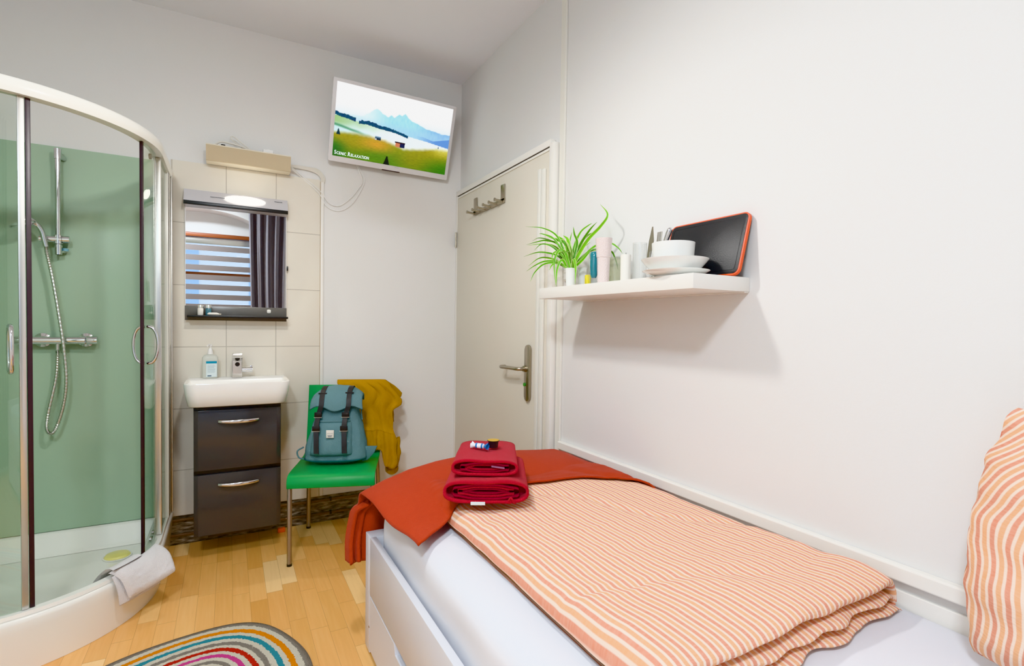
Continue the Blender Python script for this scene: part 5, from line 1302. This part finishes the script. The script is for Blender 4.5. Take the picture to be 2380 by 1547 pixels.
# ------------------------------------------------------------------ lights
def light(name, kind, loc, rot, energy, col, **kw):
    l = bpy.data.lights.new(name, kind); l.energy = energy; l.color = col
    for k, v in kw.items(): setattr(l, k, v)
    o = bpy.data.objects.new(name, l); COL.objects.link(o); o.location = loc; o.rotation_euler = rot; return o
PLX, PLY, PLZ = -1.22, -1.78, 2.315
t = thing('pendant_lamp', 'white dome pendant lamp hanging over the middle of the room', 'lamp', (PLX, PLY, PLZ))
b = B(); lathe(b, [(.150, 0), (.148, .03), (.120, .085), (.060, .125), (.020, .14), (0, .142), (0, .136), (.056, .118), (.114, .080), (.143, .03), (.146, 0), (.150, 0)], (PLX, PLY, PLZ), 48); obj('lamp_shade', b, M['whitepl'], t)
b = B(); tube(b, [(PLX, PLY, PLZ + .14), (PLX, PLY, H_ - .03)], .003, 8); obj('cord', b, M['whitepl'], t)
b = B(); lathe(b, [(0, 0), (.045, 0), (.05, .03), (0, .0301)], (PLX, PLY, H_ - .031), 24); obj('ceiling_rose', b, M['whitepl'], t)
light('pendant_light', 'POINT', (PLX, PLY, PLZ + .022), (0, 0, 0), 46, (1.0, .995, .97), shadow_soft_size=.06)
t = thing('daylight_fill_lamp', 'added round white fill lamp standing in for window daylight', 'lamp', (-1.95, -3.55, 2.75))  # fixture made up to carry the cool fill light
b = B(); lathe(b, [(0, .049), (.20, .049), (.20, .0), (.19, 0), (.18, .03), (0, .03)], (-1.95, -3.55, 2.75), 40); obj('fill_lamp_housing', b, M['whitepl'], t)
light('daylight_fill_light', 'AREA', (-1.95, -3.55, 2.745), (math.radians(12), 0, 0), 62, (.79, .90, 1.0), shape='DISK', size=.36)  # added fill, stands in for daylight from the window
light('mirror_lamp_light', 'SPOT', (-1.29, -.070, 1.797), (math.radians(16), 0, 0), 14, (1.0, .94, .84), spot_size=math.radians(120), spot_blend=.6, shadow_soft_size=.006)

w = bpy.data.worlds.new('sky'); sc.world = w; w.use_nodes = True
bg = w.node_tree.nodes['Background']; bg.inputs[0].default_value = (.66, .83, 1.0, 1); bg.inputs[1].default_value = 3.0

# ------------------------------------------------------------------ camera
f_, yaw, pit, rol, cy_ = 1198.03, 0.502424992, 0.0261801099, 0.0147103301, 785.883
fw = Vector((math.sin(yaw) * math.cos(pit), math.cos(yaw) * math.cos(pit), -math.sin(pit)))
rt = Vector((math.cos(yaw), -math.sin(yaw), 0)); up = rt.cross(fw)
r2 = rt * math.cos(rol) + up * math.sin(rol); u2 = up * math.cos(rol) - rt * math.sin(rol)
cd = bpy.data.cameras.new('camera'); co = bpy.data.objects.new('camera', cd); COL.objects.link(co)
co.matrix_world = Matrix.Translation((-1.368, -3.24, 1.2)) @ Matrix((r2, u2, -fw)).transposed().to_4x4()
cd.sensor_width = 36; cd.sensor_fit = 'HORIZONTAL'; cd.lens = f_ / 2380 * 36
cd.shift_y = (cy_ - 773.5) / 2380
cd.clip_start = .02
sc.camera = co

sc.view_settings.view_transform = 'Khronos PBR Neutral'
sc.view_settings.look = 'None'
sc.view_settings.exposure = -0.20
sc.view_settings.gamma = 1.20
sc.cycles.use_denoising = True
sc.cycles.max_bounces = 8; sc.cycles.diffuse_bounces = 5; sc.cycles.glossy_bounces = 4; sc.cycles.transparent_max_bounces = 16
sc.cycles.use_adaptive_sampling = True; sc.cycles.adaptive_threshold = 0.02
sc.cycles.sample_clamp_indirect = 6.0
sc.cycles.caustics_reflective = False; sc.cycles.caustics_refractive = False
